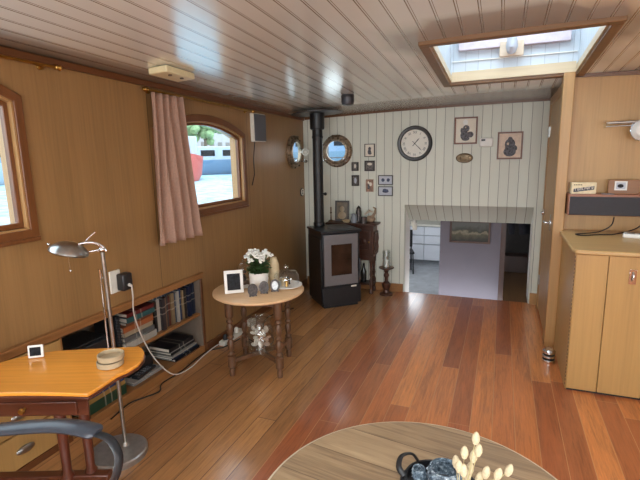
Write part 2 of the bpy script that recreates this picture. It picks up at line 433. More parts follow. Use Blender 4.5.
# ceiling grid with the skylight hole and an added fill-light opening
RX0, RX1, RY0, RY1 = -0.75, 0.75, -1.5, 0.1
xs = sorted(set([XL - 0.1, -2.0, -1.7, -1.4, -1.1, RX0, SX0, -0.1, 0.2, SX1, RX1, 1.1, 1.5, 1.9, XR + 0.1]))
ys = sorted(set([YR - 0.1, -2, RY0, -0.7, RY1, 0.7, 1.3, 1.9, 2.4, SY0, 3.4, SY1, 4.5, YB + 0.1]))
mb = MB(); G = [[mb.b.verts.new((x, y, zc(x, y))) for y in ys] for x in xs]
for i in range(len(xs) - 1):
    for j in range(len(ys) - 1):
        cx, cy = (xs[i] + xs[i + 1]) / 2, (ys[j] + ys[j + 1]) / 2
        if SX0 < cx < SX1 and SY0 < cy < SY1: continue
        if RX0 < cx < RX1 and RY0 < cy < RY1: continue
        mb.b.faces.new((G[i][j], G[i + 1][j], G[i + 1][j + 1], G[i][j + 1]))
ce = struct('ceiling', mb, 'ceil')
for p in ce.data.polygons:
    if p.normal.z > 0: p.flip()
sd = ce.modifiers.new('thick', 'SOLIDIFY'); sd.thickness = 0.05; sd.offset = -1

def arch(y0, y1, z0, zs, rise, n=14):
    pts = [(y0, z0), (y1, z0)]
    for i in range(n + 1):
        t = i / n; y = y1 + (y0 - y1) * t; pts.append((y, zs + rise * (1 - (2 * t - 1) ** 2)))
    return pts
WIN = [(0.48, 1.59, 1.258, 1.89, 0.125), (2.60, 3.715, 1.196, 1.78, 0.105)]
PORT_L = (4.85, 1.645)                       # porthole in the hull side: y, z
mb = MB(); mb.bb(XL - 0.12, XL, YR - 0.1, YB + 0.1, -0.1, 2.36)
wl = struct('wall_left', mb, 'wall_wood')
SH_Y0, SH_Y1, SH_Z0, SH_Z1 = 0.55, 2.965, 0.0, 0.64
cuts = [MB().prism(arch(*w), XL - 0.3, XL + 0.1, YZ) for w in WIN]
cuts.append(MB().lathe([(0.55, -0.25), (0.42, -0.12), (0.165, -0.012), (0.165, 0.3)], n=32, M4=T(XL, *PORT_L) @ R(PI / 2, 'Y')))
cuts.append(MB().bb(XL - 0.3, XL + 0.1, SH_Y0, SH_Y1, 0.03, SH_Z1))
cut(wl, cuts)

# cream plank wall with the low opening and the porthole
PORT_B = (-1.82, 1.65)
mb = MB(); mb.bb(XL, XR, YB, YB + 0.09, -0.1, 2.3)
wb = struct('wall_back', mb, 'back')
OX0, OX1, OZ = -1.015, 0.322, 1.033
cut(wb, [MB().bb(OX0, OX1, YB - 0.1, YB + 0.2, -0.2, OZ), MB().lathe([(0.165, -0.3), (0.165, 0.3)], n=32, M4=T(PORT_B[0], YB, PORT_B[1]) @ R(PI / 2, 'X'))])
# sloped hatch panel, cream reveals
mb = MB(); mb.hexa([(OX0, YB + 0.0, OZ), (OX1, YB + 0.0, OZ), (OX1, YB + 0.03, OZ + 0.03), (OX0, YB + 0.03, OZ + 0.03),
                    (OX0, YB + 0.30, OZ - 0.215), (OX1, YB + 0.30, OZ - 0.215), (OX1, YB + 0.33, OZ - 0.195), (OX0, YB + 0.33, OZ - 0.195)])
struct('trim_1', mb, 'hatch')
for k, (x0, x1) in enumerate(((OX0 - 0.03, OX0), (OX1, OX1 + 0.03))):
    mb = MB(); mb.bb(x0, x1, YB + 0.09, YB + 0.36, -0.95, OZ + 0.1); struct('trim_%d' % (k + 2), mb, 'white')
# baseboards on the plank wall
mb = MB(); mb.bb(-2.24, OX0 - 0.005, YB - 0.018, YB, 0, 0.10); struct('baseboard_back', mb, 'shelf_wood', bev=0.004)
mb = MB(); mb.bb(OX1 + 0.012, 0.42, YB - 0.03, YB, 0, 0.12); struct('baseboard_corner', mb, 'post_wood', bev=0.004)
mb = MB(); mb.bb(XL, XL + 0.016, 2.99, YB - 0.02, 0, 0.07); struct('baseboard_left', mb, 'trim_dark', bev=0.003)

# ceiling edge trims
mb = MB()
yy = [YR + i * (YB - YR) / 10 for i in range(11)]
for a, b in zip(yy, yy[1:]):
    za, zb = zc(XL, a), zc(XL, b); w, h = 0.02, 0.028
    mb.hexa([(XL, a, za - h), (XL + w, a, za - h), (XL + w, b, zb - h), (XL, b, zb - h), (XL, a, za + .004), (XL + w, a, za + .008), (XL + w, b, zb + .008), (XL, b, zb + .004)])
struct('trim_4', mb, 'trim_dark')
mb = MB(); xx = [XL + .03 + i * (0.42 - XL) / 10 for i in range(11)]
for a, b in zip(xx, xx[1:]):
    za, zb = zc(a, YB), zc(b, YB); h = 0.02
    mb.hexa([(a, YB - .018, za - h), (b, YB - .018, zb - h), (b, YB, zb - h), (a, YB, za - h), (a, YB - .018, za + .006), (b, YB - .018, zb + .006), (b, YB, zb + .006), (a, YB, za + .006)])
struct('trim_5', mb, 'trim_darkx')
# cabinet wall (facing us) and its top strip
mb = MB(); mb.bb(0.46, XR, YC, YC + 0.08, -0.1, 2.36); struct('wall_right', mb, 'right_wood')
mb = MB(); mb.hexa([(0.48, YC - .02, zc(.48, YC) - .022), (XR, YC - .02, zc(XR, YC) - .022), (XR, YC, zc(XR, YC) - .022), (.48, YC, zc(.48, YC) - .022),
                    (0.48, YC - .02, zc(.48, YC) + .004), (XR, YC - .02, zc(XR, YC) + .004), (XR, YC, zc(XR, YC) + .004), (.48, YC, zc(.48, YC) + .004)])
struct('trim_6', mb, 'trim_darkx')
# passage side wall with its door
mb = MB(); mb.bb(0.42, 0.50, YC - 0.02, YB, -0.1, 2.3); struct('wall_passage', mb, 'post_wood')
mb = MB(); mb.bb(0.392, 0.47, 3.985, 4.095, 0.0, zc(.43, 4.0)); struct('trim_7', mb, 'post_wood', bev=0.006)
mb = MB(); mb.bb(0.404, 0.42, 4.20, 4.98, 0.035, 2.03)
d1 = struct('door_1', mb, 'right_wood', bev=0.003)
mb = MB(); mb.bb(0.396, 0.42, 4.98, 5.06, 0, 2.10); mb.bb(0.396, 0.42, 4.12, 4.20, 0, 2.10); mb.bb(0.396, 0.42, 4.2, 4.98, 2.03, 2.10); obj('door_frame', mb, 'post_wood', d1, 0.003)
for z in (0.32, 1.78):
    mb = MB(); mb.cyl((0.396, 4.965, z - .05), (0.396, 4.965, z + .05), 0.008); mb.bb(0.398, 0.405, 4.93, 4.965, z - .045, z + .045); obj('hinge', mb, 'brushed', d1)
mb = MB(); mb.cyl((0.404, 4.28, 1.0), (0.36, 4.28, 1.0), 0.012); mb.tube([(0.362, 4.28, 1.0), (0.358, 4.33, 1.0), (0.358, 4.39, 0.997)], 0.009); mb.bb(0.399, 0.404, 4.255, 4.305, 0.93, 1.07)
obj('handle', mb, 'chrome', d1)
mb = MB(); mb.bb(0.392, 0.40, 4.86, 4.92, 0.99, 1.05); mb.ball((0.388, 4.89, 1.01), 0.02); obj('latch', mb, 'chrome', d1)
# far side and rear, out of the picture
mb = MB(); mb.bb(XR, XR + 0.1, YR - 0.1, YC + 0.1, -0.1, 2.36)
wr = struct('wall_starboard', mb, 'right_wood')
cut(wr, [MB().bb(XR - .1, XR + .2, 0.3, 1.7, 1.05, 1.9), MB().bb(XR - .1, XR + .2, -1.9, -0.5, 1.05, 1.9)])  # unseen side openings, added to let more light in
mb = MB(); mb.bb(XL, XR, YR - 0.1, YR, -0.1, 2.36); 
wrr = struct('wall_rear', mb, 'right_wood')
cut(wrr, [MB().bb(-1.5, 1.5, YR - .2, YR + .1, 0.9, 1.95)])

# ------------------------------------------------------------------ windows of the hull side
for k, w in enumerate(WIN):
    y0, y1, z0, zs, rise = w
    fw = 0.044
    outer = arch(y0 - fw, y1 + fw, z0 - 0.055, zs + 0.03, rise + 0.025); inner = arch(*w)
    mb = MB(); mb.ring(outer, inner, XL - 0.002, XL + 0.026, YZ)
    f = struct('window_%d' % (k + 1), mb, 'win_dark', bev=0.004)
    f['kind'] = 'structure'
    mb = MB(); mb.ring(arch(*w), arch(y0 + .008, y1 - .008, z0 + .008, zs - .006, rise - .002), XL - 0.115, XL + 0.014, YZ); obj('reveal', mb, 'win_light', f)
    a2 = arch(y0 + .008, y1 - .008, z0 + .008, zs - .006, rise - .002); b2 = arch(y0 + .04, y1 - .032, z0 + .036, zs - .022, rise - .004)
    mb = MB(); mb.ring(a2, b2, XL - 0.045, XL - 0.012, YZ); obj('sash', mb, 'win_dark', f, 0.004)
    mb = MB(); mb.prism(b2, XL - 0.034, XL - 0.028, YZ); obj('pane', mb, 'glass', f)
    mb = MB(); mb.bb(XL + 0.0, XL + 0.034, y0 - fw, y1 + fw, z0 - 0.062, z0 - 0.04); obj('sill', mb, 'win_dark', f, 0.004)

# ------------------------------------------------------------------ skylight
zs_ = lambda x, y: zc(x, y)
top = 2.72
def upstand(x0, x1, y0, y1, lo, hi=None):
    m_ = MB(); c = [(x0, y0), (x1, y0), (x1, y1), (x0, y1)]
    m_.hexa([(x, y, zc(x, y) + lo) for x, y in c] + [(x, y, top if hi is None else zc(x, y) + hi) for x, y in c]); return m_
sh = struct('wall_shaft', upstand(SX0, SX1, SY1, SY1 + .03, .005), 'shaft')
obj('near_side', upstand(SX0, SX1, SY0 - .03, SY0, .005), 'shaft', sh)
obj('side_board', upstand(SX0 - .03, SX0, SY0, SY1, .005), 'shafty', sh); obj('side_board', upstand(SX1, SX1 + .03, SY0, SY1, .005), 'shafty', sh)
obj('lower_rail', upstand(SX0 + .012, SX1 - .012, SY1 - .014, SY1, 0, .075), 'sky_light', sh)
obj('side_rail', upstand(SX0, SX0 + .012, SY0, SY1, 0, .05), 'sky_light', sh); obj('side_rail', upstand(SX1 - .012, SX1, SY0, SY1, 0, .05), 'sky_light', sh)
mb = MB(); mb.bb(SX0 + 0.06, SX1 - 0.06, SY1 - 0.05, SY1, 2.392, 2.50); obj('mauve_beam', mb, 'mauve', sh, 0.004)
mb = MB(); mb.bb(SX0 + .01, SX1 - .01, SY1 - 0.012, SY1, 2.316, 2.323); obj('bead', mb, 'white', sh)
# wooden frame around the hole
def frame_z(x, y): return zc(x, y)
fw = 0.055
def strip(mb, x0, x1, y0, y1, h=0.022):
    mb.hexa([(x0, y0, zc(x0, y0) - h), (x1, y0, zc(x1, y0) - h), (x1, y1, zc(x1, y1) - h), (x0, y1, zc(x0, y1) - h),
             (x0, y0, zc(x0, y0) + .01), (x1, y0, zc(x1, y0) + .01), (x1, y1, zc(x1, y1) + .01), (x0, y1, zc(x0, y1) + .01)])
mb = MB(); strip(mb, SX0 - fw, SX1 + fw, SY0 - fw, SY0); strip(mb, SX0 - fw, SX1 + fw, SY1, SY1 + fw)
strip(mb, SX0 - fw, SX0 - .001, SY0, SY1); strip(mb, SX1 + .001, SX1 + fw, SY0, SY1)
w3 = struct('window_3', mb, 'sky_trim', bev=0.004)
mb = MB(); mb.bb(SX0, SX1, SY0, SY1, top - .012, top - .004); obj('pane', mb, 'glass', w3)
mb = MB(); mb.ring([(SX0 - .04, SY0 - .04), (SX1 + .04, SY0 - .04), (SX1 + .04, SY1 + .04), (SX0 - .04, SY1 + .04)], [(SX0 + .03, SY0 + .03), (SX1 - .03, SY0 + .03), (SX1 - .03, SY1 - .03), (SX0 + .03, SY1 - .03)], top - .004, top + .03); obj('hatch_frame', mb, 'white', w3)
t = thing('skylight_latch', 'pale wooden block with rounded white handle on far side of skylight', 'latch', (0.02, SY1 - .05, 2.375))
mb = MB(); mb.bb(-.085, .085, -.022, -0.0, -.06, .05); obj('block', mb, veneer('latch_wood', rgb(206, 186, 164), 0, .5, .4), t, 0.004)
mb = MB(); mb.tube([(0, -.022, -.02), (0, -.045, -.025), (0, -.06, .0), (0, -.065, .06)], [0.02, 0.034, 0.042, 0.034], 12); obj('handle', mb, 'bluepaper', t)
# unseen roof opening behind the viewer, added to bring in fill light
mb = MB(); mb.ring([(RX0 - .04, RY0 - .04), (RX1 + .04, RY0 - .04), (RX1 + .04, RY1 + .04), (RX0 - .04, RY1 + .04)], [(RX0, RY0), (RX1, RY0), (RX1, RY1), (RX0, RY1)], 2.2, 2.66); struct('window_4', mb, 'white')

# ------------------------------------------------------------------ portholes
def porthole(name, label, loc, rotm, tilt):
    t = thing(name, label, 'porthole', loc); t.rotation_euler = rotm
    # local z points into the room
    mb = MB(); mb.lathe([(0.158, -0.010), (0.162, -0.010), (0.162, 0.0005), (0.188, 0.0005), (0.188, 0.016), (0.172, 0.030), (0.150, 0.030), (0.158, 0.012), (0.158, -0.010)], n=40, cap=False); obj('flange', mb, 'port_metal', t)
    for k in range(10):
        a = 2 * PI * k / 10 + .2; mb = MB(); mb.lathe([(0.010, 0.02), (0.010, 0.036), (0.005, 0.042), (0, 0.042)], (0.177 * math.cos(a), 0.177 * math.sin(a), 0), 8); obj('bolt', mb, 'oldbrass', t)
    g = bpy.data.objects.new('hinged_ring', MB().lathe([(0.116, 0.028), (0.152, 0.028), (0.154, 0.040), (0.142, 0.052), (0.124, 0.054), (0.116, 0.046), (0.116, 0.028)], n=40, cap=False).mesh('hinged_ring'))
    g.data.materials.append(M['port_metal']); COL.objects.link(g); g.parent = t
    mb = MB(); mb.lathe([(0.118, 0.042), (0.118, 0.046)], n=40); obj('pane', mb, 'glass', g)
    mb = MB(); mb.cyl((-.05, .172, .04), (.05, .172, .04), 0.013); mb.bb(-.04, -.02, .135, .18, .03, .055); mb.bb(.02, .04, .135, .18, .03, .055); obj('hinge', mb, 'oldbrass', t)
    for a in (math.radians(-40), math.radians(-140)):
        ca, sa = math.cos(a), math.sin(a)
        mb = MB(); p = Vector((0.165 * ca, 0.165 * sa, 0)); mb.cyl(p + Vector((0, 0, .02)), p + Vector((0, 0, .085)), 0.008)
        mb.torus(p + Vector((0, 0, .095)), 0.020, 0.006, R(PI / 2, 'X') @ R(a, 'Y'), 16, 6); obj('wing_nut', mb, 'chrome', t)
    return t
porthole('porthole', 'round bronze porthole on cream plank wall right of stove pipe', (PORT_B[0], YB, PORT_B[1]), (PI / 2, 0, 0), 0)
pl = porthole('porthole', 'round bronze porthole seen edge-on in the wood wall left of stove pipe', (XL, PORT_L[0], PORT_L[1]), (PI / 2, 0, PI / 2), 0)
mb = MB(); mb.torus((0.085, 0.0, 0.115), 0.036, 0.006, R(math.radians(-65), 'Y'), 20, 6)
for k in range(4):
    a = PI * k / 4; v = R(math.radians(-65), 'Y') @ Vector((0.034 * math.cos(a), 0.034 * math.sin(a), 0)); c = Vector((0.085, 0, 0.115)); mb.cyl(c - v, c + v, 0.004, n=6)
mb.cyl((0.1, 0, 0.05), (0.086, 0, 0.11), 0.006); obj('hand_wheel', mb, 'offwhite', pl)

t = thing('wall_rosette', 'small round pewter rosette low on the wood wall beside stove pipe', 'ornament', (XL, 5.06, 1.17))
mb = MB(); mb.lathe([(.05, 0), (.05, .006), (.03, .012), (0, .014)], n=24, M4=R(PI / 2, 'Y')); obj('disc', mb, 'pewter', t)
mb = MB(); mb.torus((.012, 0, 0), .034, .006, R(PI / 2, 'Y'), 24, 6); mb.ball((.014, 0, 0), .012); obj('relief', mb, 'offwhite', t)

# ------------------------------------------------------------------ curtain and rods
def wobble_curtain():
    b = MB(); n, m = 72, 26; rows = []
    for j in range(m + 1):
        v = j / m; z = -v * 1.03; ya = -0.035 - 0.045 * v; yb = 0.285 + 0.125 * v ** 1.3
        row = []
        for i in range(n + 1):
            u = i / n; ph = u * 2 * PI * 4.5
            amp = 0.022 + 0.012 * v
            x = 0.062 + amp * math.sin(ph + .6 * math.sin(v * 3 + u * 5)) + 0.008 * math.sin(ph * 2.1 + 2 * v)
            row.append(b.b.verts.new((x, ya + (yb - ya) * u + 0.008 * math.cos(ph), z)))
        rows.append(row)
    for j in range(m):
        for i in range(n): b.b.faces.new((rows[j][i], rows[j][i + 1], rows[j + 1][i + 1], rows[j + 1][i]))
    return b
cu = obj('curtain', wobble_curtain(), 'curtain', loc=(XL, 2.535, 2.035)); tag(cu, 'salmon pink gathered curtain hanging left of the arched window', 'curtain')
sd = cu.modifiers.new('thick', 'SOLIDIFY'); sd.thickness = 0.004
def rod(label, y0, y1, z0, z1, fin):
    t = thing('curtain_rod', label, 'curtain rod', (XL, 0, 0))
    mb = MB(); mb.cyl((0.045, y0, z0), (0.045, y1, z1), 0.008); obj('rod', mb, 'brass', t)
    for y, s in fin:
        z = z0 + (z1 - z0) * (y - y0) / (y1 - y0)
        mb = MB(); mb.lathe([(0.006, 0), (0.014, 0.006), (0.008, 0.014), (0.017, 0.03), (0.010, 0.042), (0, 0.046)], n=14, M4=T(0.045, y, z) @ R(-s * PI / 2, 'X')); obj('finial', mb, 'brass', t)
        mb = MB(); mb.cyl((0.0, y - s * 0.05, z), (0.045, y - s * 0.05, z), 0.007); mb.lathe([(0.02, 0), (0.02, 0.006), (0.01, 0.01)], n=14, M4=T(0, y - s * .05, z) @ R(PI / 2, 'Y')); obj('bracket', mb, 'brass', t)
rod('thin brass curtain rod with finial above the window at left edge', 0.35, 1.82, 2.10, 2.083, ((1.82, 1), (0.35, -1)))
rod('thin brass curtain rod carrying the pink curtain', 2.50, 3.84, 2.052, 2.02, ((2.50, -1), (3.86, 1)))
t = tag(obj('ceiling_box', MB().box((0, 0, 0), (0.14, 0.27, 0.04)), 'ivory', bev=0.008), 'cream rectangular junction box on the ceiling above the pink curtain', 'junction box')
t.location = (-1.94, 2.43, zc(-1.94, 2.43) - 0.024); t.rotation_euler = (-0.03, -0.055, 0.0)
mb = MB(); mb.cyl((0.03, -.06, -.018), (0.03, -.06, -.026), 0.012); obj('screw_plug', mb, 'oldbrass', t); mb = MB(); mb.cyl((0.03, .05, -.018), (0.03, .05, -.026), 0.012); obj('screw_plug', mb, 'oldbrass', t)
# wall loudspeaker
t = thing('wall_speaker', 'grey wall speaker in pale case beside the arched window', 'speaker', (XL, 4.01, 1.88))
mb = MB(); mb.bb(0, 0.04, -.115, .115, -.135, .13); obj('case', mb, 'offwhite', t, 0.004)
mb = MB(); mb.bb(0.04, 0.05, -.108, .112, -.128, .122); obj('grille', mb, 'speaker_grey', t, 0.004)
mb = MB(); mb.tube([(0.03, -.09, -.13), (0.012, -.10, -.3), (0.01, -.09, -.45), (0.006, -.14, -.55)], 0.004, 6); obj('cord', mb, 'cord_black', t)
# smoke detector
x, y = -1.315, 4.02
t = thing('smoke_detector', 'dark grey round smoke detector on ceiling near stove pipe', 'smoke detector', (x, y, zc(x, y)))
mb = MB(); mb.lathe([(0.055, 0.0), (0.06, -.02), (0.057, -.025)], n=28); obj('base', mb, 'iron', t)
mb = MB(); mb.lathe([(0.057, -.025), (0.058, -.06), (0.05, -.085), (0.03, -.092), (0, -.093)], n=28); obj('body', mb, 'iron', t)

# ------------------------------------------------------------------ pellet stove with flue
ra = math.radians(41.6)
t = thing('pellet_stove', 'black pellet stove with grey framed glass door in the corner', 'stove', (-1.69, 4.262, 0), ra)
W_, D_, H_ = 0.45, 0.46, 0.83
mb = MB(); mb.bb(0.012, W_ - .012, 0.012, D_, 0.03, H_ - 0.025); obj('body', mb, 'stove_black', t, 0.006)
mb = MB(); mb.bb(0.03, W_ - .03, 0.03, D_ - .02, 0.0, 0.03); obj('plinth', mb, 'black', t)
mb = MB(); mb.bb(-0.004, W_ + .004, -0.004, D_ + .004, H_ - .025, H_); obj('top_plate', mb, 'stove_black', t, 0.006)
mb = MB(); mb.bb(0.16, W_ - .05, 0.08, D_ - .2, H_, H_ + .004); obj('lid', mb, 'iron', t, 0.002)
mb = MB(); mb.bb(0.005, W_ - .005, 0.0, 0.014, 0.035, 0.225); obj('lower_panel', mb, 'stove_black', t, 0.004)
r4 = lambda x0, x1, z0, z1: [(x0, z0), (x1, z0), (x1, z1), (x0, z1)]
mb = MB(); mb.ring(r4(0.02, W_ - .05, 0.255, 0.795), r4(0.10, W_ - .115, 0.36, 0.69), 0.0, 0.022, XZ); d = obj('door', mb, 'stove_silver', t, 0.004)
mb = MB(); mb.bb(0.10, W_ - .11, -0.012, -0.006, 0.355, 0.695); obj('fire_window', mb, 'fire_glass', d)
mb = MB(); mb.bb(W_ - .038, W_ - .02, -0.03, 0.012, 0.40, 0.52); obj('handle', mb, 'iron', d, 0.004)
mb = MB(); mb.bb(W_ - .12, W_ - .06, -0.003, 0.0, 0.215, 0.232); obj('badge', mb, 'offwhite', t)
mb = MB(); mb.bb(W_ - .012, W_, 0.05, D_ - .05, 0.1, 0.72); obj('side_panel', mb, 'stove_black', t, 0.004)
mb = MB(); mb.bb(0, 0.012, 0.03, D_ - .03, 0.05, 0.75); obj('side_panel', mb, 'stove_black', t, 0.004)
px_, py_ = -1.868, 4.655
zt = zc(px_, py_)
t = thing('flue_pipe', 'black flue pipe rising from the stove to the ceiling', 'flue pipe', (px_, py_, H_ + .0012))
mb = MB(); mb.cyl((0, 0, 0), (0, 0, zt - H_ - .1), 0.055, n=28); obj('pipe', mb, 'black', t)
mb = MB(); mb.lathe([(0.056, 0), (0.062, .004), (0.062, .04), (0.056, .044)], n=28); obj('pipe_collar', mb, 'black', t); mb = MB(); mb.lathe([(0.056, .95), (0.06, .955), (0.06, .975), (0.056, .98)], n=28); obj('pipe_collar', mb, 'black', t)
mb = MB(); mb.lathe([(0.07, zt - H_ - .20), (0.078, zt - H_ - .19), (0.078, zt - H_ - .03), (0.06, zt - H_ - .02)], n=28); obj('ceiling_sleeve', mb, 'black', t)
mb = MB(); mb.lathe([(0.06, 0), (0.275, 0), (0.275, 0.008), (0.06, 0.008)], n=48, M4=T(0, 0, zt - H_ - .035) @ R(-0.05, 'Y')); obj('ceiling_plate', mb, 'iron', t)
mb = MB(); mb.cyl((0.05, -.02, .36), (0.09, -.04, .36), 0.012); mb.ball((0.095, -.042, .36), 0.018); obj('damper_knob', mb, 'black', t)

# ------------------------------------------------------------------ carved side table and what stands on it
t = thing('carved_side_table', 'small dark carved oak cabinet against the plank wall behind the stove', 'side cabinet', (-1.62, 4.95, 0))
X0, X1, Y0, Y1, Zt = -.25, .29, -.012, .185, 0.83
mb = MB(); mb.bb(X0 - .03, X1 + .04, Y0 - .02, Y1 + .01, Zt - .025, Zt); obj('top', mb, 'dark_oak', t, 0.006)
mb = MB(); mb.bb(X0, X1, Y0 + .02, Y1, 0.44, Zt - .025); obj('body', mb, 'dark_oak', t, 0.004)
mb = MB(); mb.ring(r4(0.02, X1 - .03, .50, .75), r4(0.05, X1 - .06, .53, .72), -Y0 - .024, -Y0 - .004, XZ); d = obj('door', mb, 'dark_oak', t, 0.004)
mb = MB(); mb.ball((X1 - .11, Y0 + .012, .62), .03, (1, .35, 1.2)); mb.ball((0.08, Y0 + .012, .62), .02, (1, .35, 1.2)); mb.torus((0.125, Y0 + .015, .62), .045, .008, R(PI / 2, 'X'), 20, 6); obj('carving', mb, 'dark_oak', d)
mb = MB(); mb.ball((X1 - .045, Y0 - .008, .62), .010); obj('knob', mb, 'brass', d)
legp = [(0.022, 0), (0.022, .05), (0.014, .06), (0.02, .1), (0.024, .15), (0.012, .19), (0.02, .23), (0.014, .28), (0.018, .36), (0.024, .38), (0.024, .44)]
for lx in (X0 + .03, X1 - .03):
    for ly in (Y0 + .04, Y1 - .03):
        mb = MB(); mb.lathe(legp, (lx, ly, 0), 14); obj('leg', mb, 'dark_oak', t)
mb = MB(); mb.bb(X0 + .01, X1 - .01, Y0 + .03, Y1 - .01, .10, .12); obj('lower_shelf', mb, 'dark_oak', t, 0.003)
mb = MB()
for k in range(4):
    y = Y0 + .05 + k * .045; mb.lathe([(0.006, 0), (0.012, .05), (0.006, .1), (0.013, .15), (0.006, .22)], (X1 + .012, y, .49), 8)
mb.bb(X1, X1 + .02, Y0 + .04, Y1 - .02, .47, .49); mb.bb(X1, X1 + .02, Y0 + .04, Y1 - .02, .71, .73); obj('side_spindles', mb, 'dark_oak', t)
mb = MB(); mb.bb(X0 + .0, X1, Y0 + .015, Y0 + .03, .40, .45); obj('apron', mb, 'dark_oak', t, 0.003)
bx, by, bz = -1.60, 5.04, Zt
t = thing('framed_portrait', 'dark framed portrait leaning on the wall atop the carved cabinet', 'picture', (bx - .15, by + .06, bz), rot=(-0.10, 0, 0.1))
mb = MB(); mb.ring(r4(-.085, .085, 0, .24), r4(-.066, .066, .02, .22), 0.0, .016, XZ); obj('frame', mb, 'darkframe', t)
mb = MB(); mb.bb(-.068, .068, -.008, -.003, .018, .222); p = obj('photograph', mb, plain('sepia_portrait', rgb(96, 84, 66), .3, var=.2), t)
mb = MB(); mb.ball((0, -.008, .14), .03, (1, .12, 1.25)); mb.ball((0, -.008, .065), .05, (1, .08, .9)); obj('sitter', mb, plain('sepia_light', rgb(150, 130, 100), .4), p)
def lathe_thing(name, label, cat, loc, prof, mat, group=None, n=20):
    return tag(obj(name, MB().lathe(prof, n=n), mat, loc=loc), label, cat, group)
lathe_thing('candlestick', 'thin brass candlestick at left end of carved cabinet top', 'candlestick', (bx - .27, by + .0, bz), [(0.035, 0), (0.03, .01), (0.008, .02), (0.006, .09), (0.014, .1), (0.008, .11), (0.008, .17), (0, .17)], 'oldbrass')
lathe_thing('glass_jar', 'small grey glass jar in middle of carved cabinet top', 'jar', (bx + .03, by - .04, bz), [(0.035, 0), (0.038, .06), (0.03, .08), (0.033, .1), (0, .1)], 'grey_plastic')
lathe_thing('storm_lantern', 'small pewter lantern with glass body on carved cabinet', 'lantern', (bx + .06, by + .045, bz), [(0.04, 0), (0.042, .02), (0.03, .05), (0.032, .12), (0.022, .15), (0.03, .155), (0, .19)], 'pewter')
lathe_thing('tin_mug', 'dull grey mug near right end of carved cabinet top', 'mug', (bx + .15, by - .06, bz), [(0.036, 0), (0.036, .07), (0.032, .072), (0.031, .01), (0, .01)], 'pewter')
t = thing('ship_ornament', 'small driftwood bird ornament at right end of carved cabinet', 'ornament', (bx + .21, by + .02, bz))
mb = MB(); mb.ball((0, 0, .04), .05, (1.2, .7, .75)); mb.tube([(0.02, 0, .06), (0.05, 0, .11), (0.06, 0, .16), (0.03, 0, .175)], [.02, .014, .012, .008], 10); obj('body', mb, plain('driftwood', rgb(150, 128, 104), .6, var=.2), t)
mb = MB(); mb.lathe([(0.05, 0), (0.045, .012), (0, .012)], n=18); obj('base', mb, 'dark_oak', t)
mb = MB(); mb.tube([(-.07, 0, .09), (-.02, .02, .13), (0.02, .01, .12)], [.008, .018, .006], 8); obj('wing', mb, plain('pale_driftwood', rgb(190, 172, 150), .6, var=.2), t)
lathe_thing('shell_bowl', 'low pale bowl of trinkets at front of carved cabinet top', 'bowl', (bx - .06, by - .05, bz), [(0.03, 0), (0.055, .025), (0.05, .027), (0.02, .012), (0, .012)], 'cream')
for k, (lx, lab) in enumerate(((0.02, 'dark bottle left of the pair on carved cabinet lower shelf'), (0.13, 'dark bottle right of the pair on carved cabinet lower shelf'))):
    lathe_thing('bottle', lab, 'bottle', (bx + lx, by + .01, .121), [(0.032, 0), (0.034, .12), (0.012, .17), (0.012, .22), (0, .22)], plain('bottle_glass%d' % k, rgb(34, 36, 34), .15), 'bottles under the carved cabinet')
lathe_thing('white_jar', 'white jar on carved cabinet lower shelf', 'jar', (bx + .075, by - .04, .121), [(0.022, 0), (0.024, .09), (0.018, .1), (0.018, .125), (0, .125)], 'pot')

# candle holder on the floor
t = thing('candle_holder', 'dark turned wooden candle holder on floor left of the opening', 'candle holder', (-1.185, 5.0, 0))
mb = MB(); mb.lathe([(0.075, 0), (0.075, .015), (0.04, .03), (0.03, .06), (0.048, .10), (0.05, .13), (0.022, .16), (0.02, .20), (0.034, .23), (0.02, .26), (0.03, .29), (0.085, .315), (0.088, .325), (0, .325)], n=24); obj('stand', mb, 'dark_oak', t)
mb = MB(); mb.lathe([(0.046, .325), (0.046, .52), (0.043, .52), (0.043, .33), (0, .33)], n=24, cap=False); obj('glass_cylinder', mb, 'jar_glass', t)
mb = MB(); mb.lathe([(0.03, .33), (0.03, .42), (0, .425)], n=18); obj('candle', mb, 'offwhite', t)

# ------------------------------------------------------------------ pictures on the plank wall
def picture(label, x0, x1, z0, z1, frame, paper, art=None, fw=0.012, mount=0.0, group='small frames on the plank wall', name='picture_frame'):
    cx, cz = (x0 + x1) / 2, (z0 + z1) / 2; w, h = (x1 - x0) / 2, (z1 - z0) / 2
    t = thing(name, label, 'picture', (cx, YB, cz), group=group)
    mb = MB(); mb.ring(r4(-w, w, -h, h), r4(-w + fw, w - fw, -h + fw, h - fw), 0.0, 0.022, XZ); obj('frame', mb, frame, t, 0.002)
    mb = MB(); mb.bb(-w + fw * .8, w - fw * .8, -.012, -.004, -h + fw * .8, h - fw * .8); p = obj('print', mb, paper, t)
    for (nm, mat, shapes) in art or ():
        mb = MB()
        for (px, pz, sx, sz) in shapes: mb.ball((px * w, -.012, pz * h), 1.0, (sx * w, .0015, sz * h), 14, 8)
        obj(nm, mb, mat, p)
    return t
picture('larger white-mounted frame, topmost of the small frames near the porthole', -1.482, -1.362, 1.575, 1.722, 'darkframe', 'paper', [('figure_drawing', 'ink', [(0, .25, .3, .28), (-.05, -.25, .35, .4), (.1, -.45, .3, .2)])], .008)
picture('square dark frame with grey print, second below the topmost small frame', -1.482, -1.362, 1.414, 1.533, 'darkframe', 'photo_grey', [('print_tone', 'paper', [(0, .35, .5, .25)])], .016)
picture('small dark frame with pale photo right beside the porthole', -1.638, -1.556, 1.417, 1.518, 'darkframe', 'photo_grey', [('pale_area', 'paper', [(0, .1, .3, .5)])], .014)
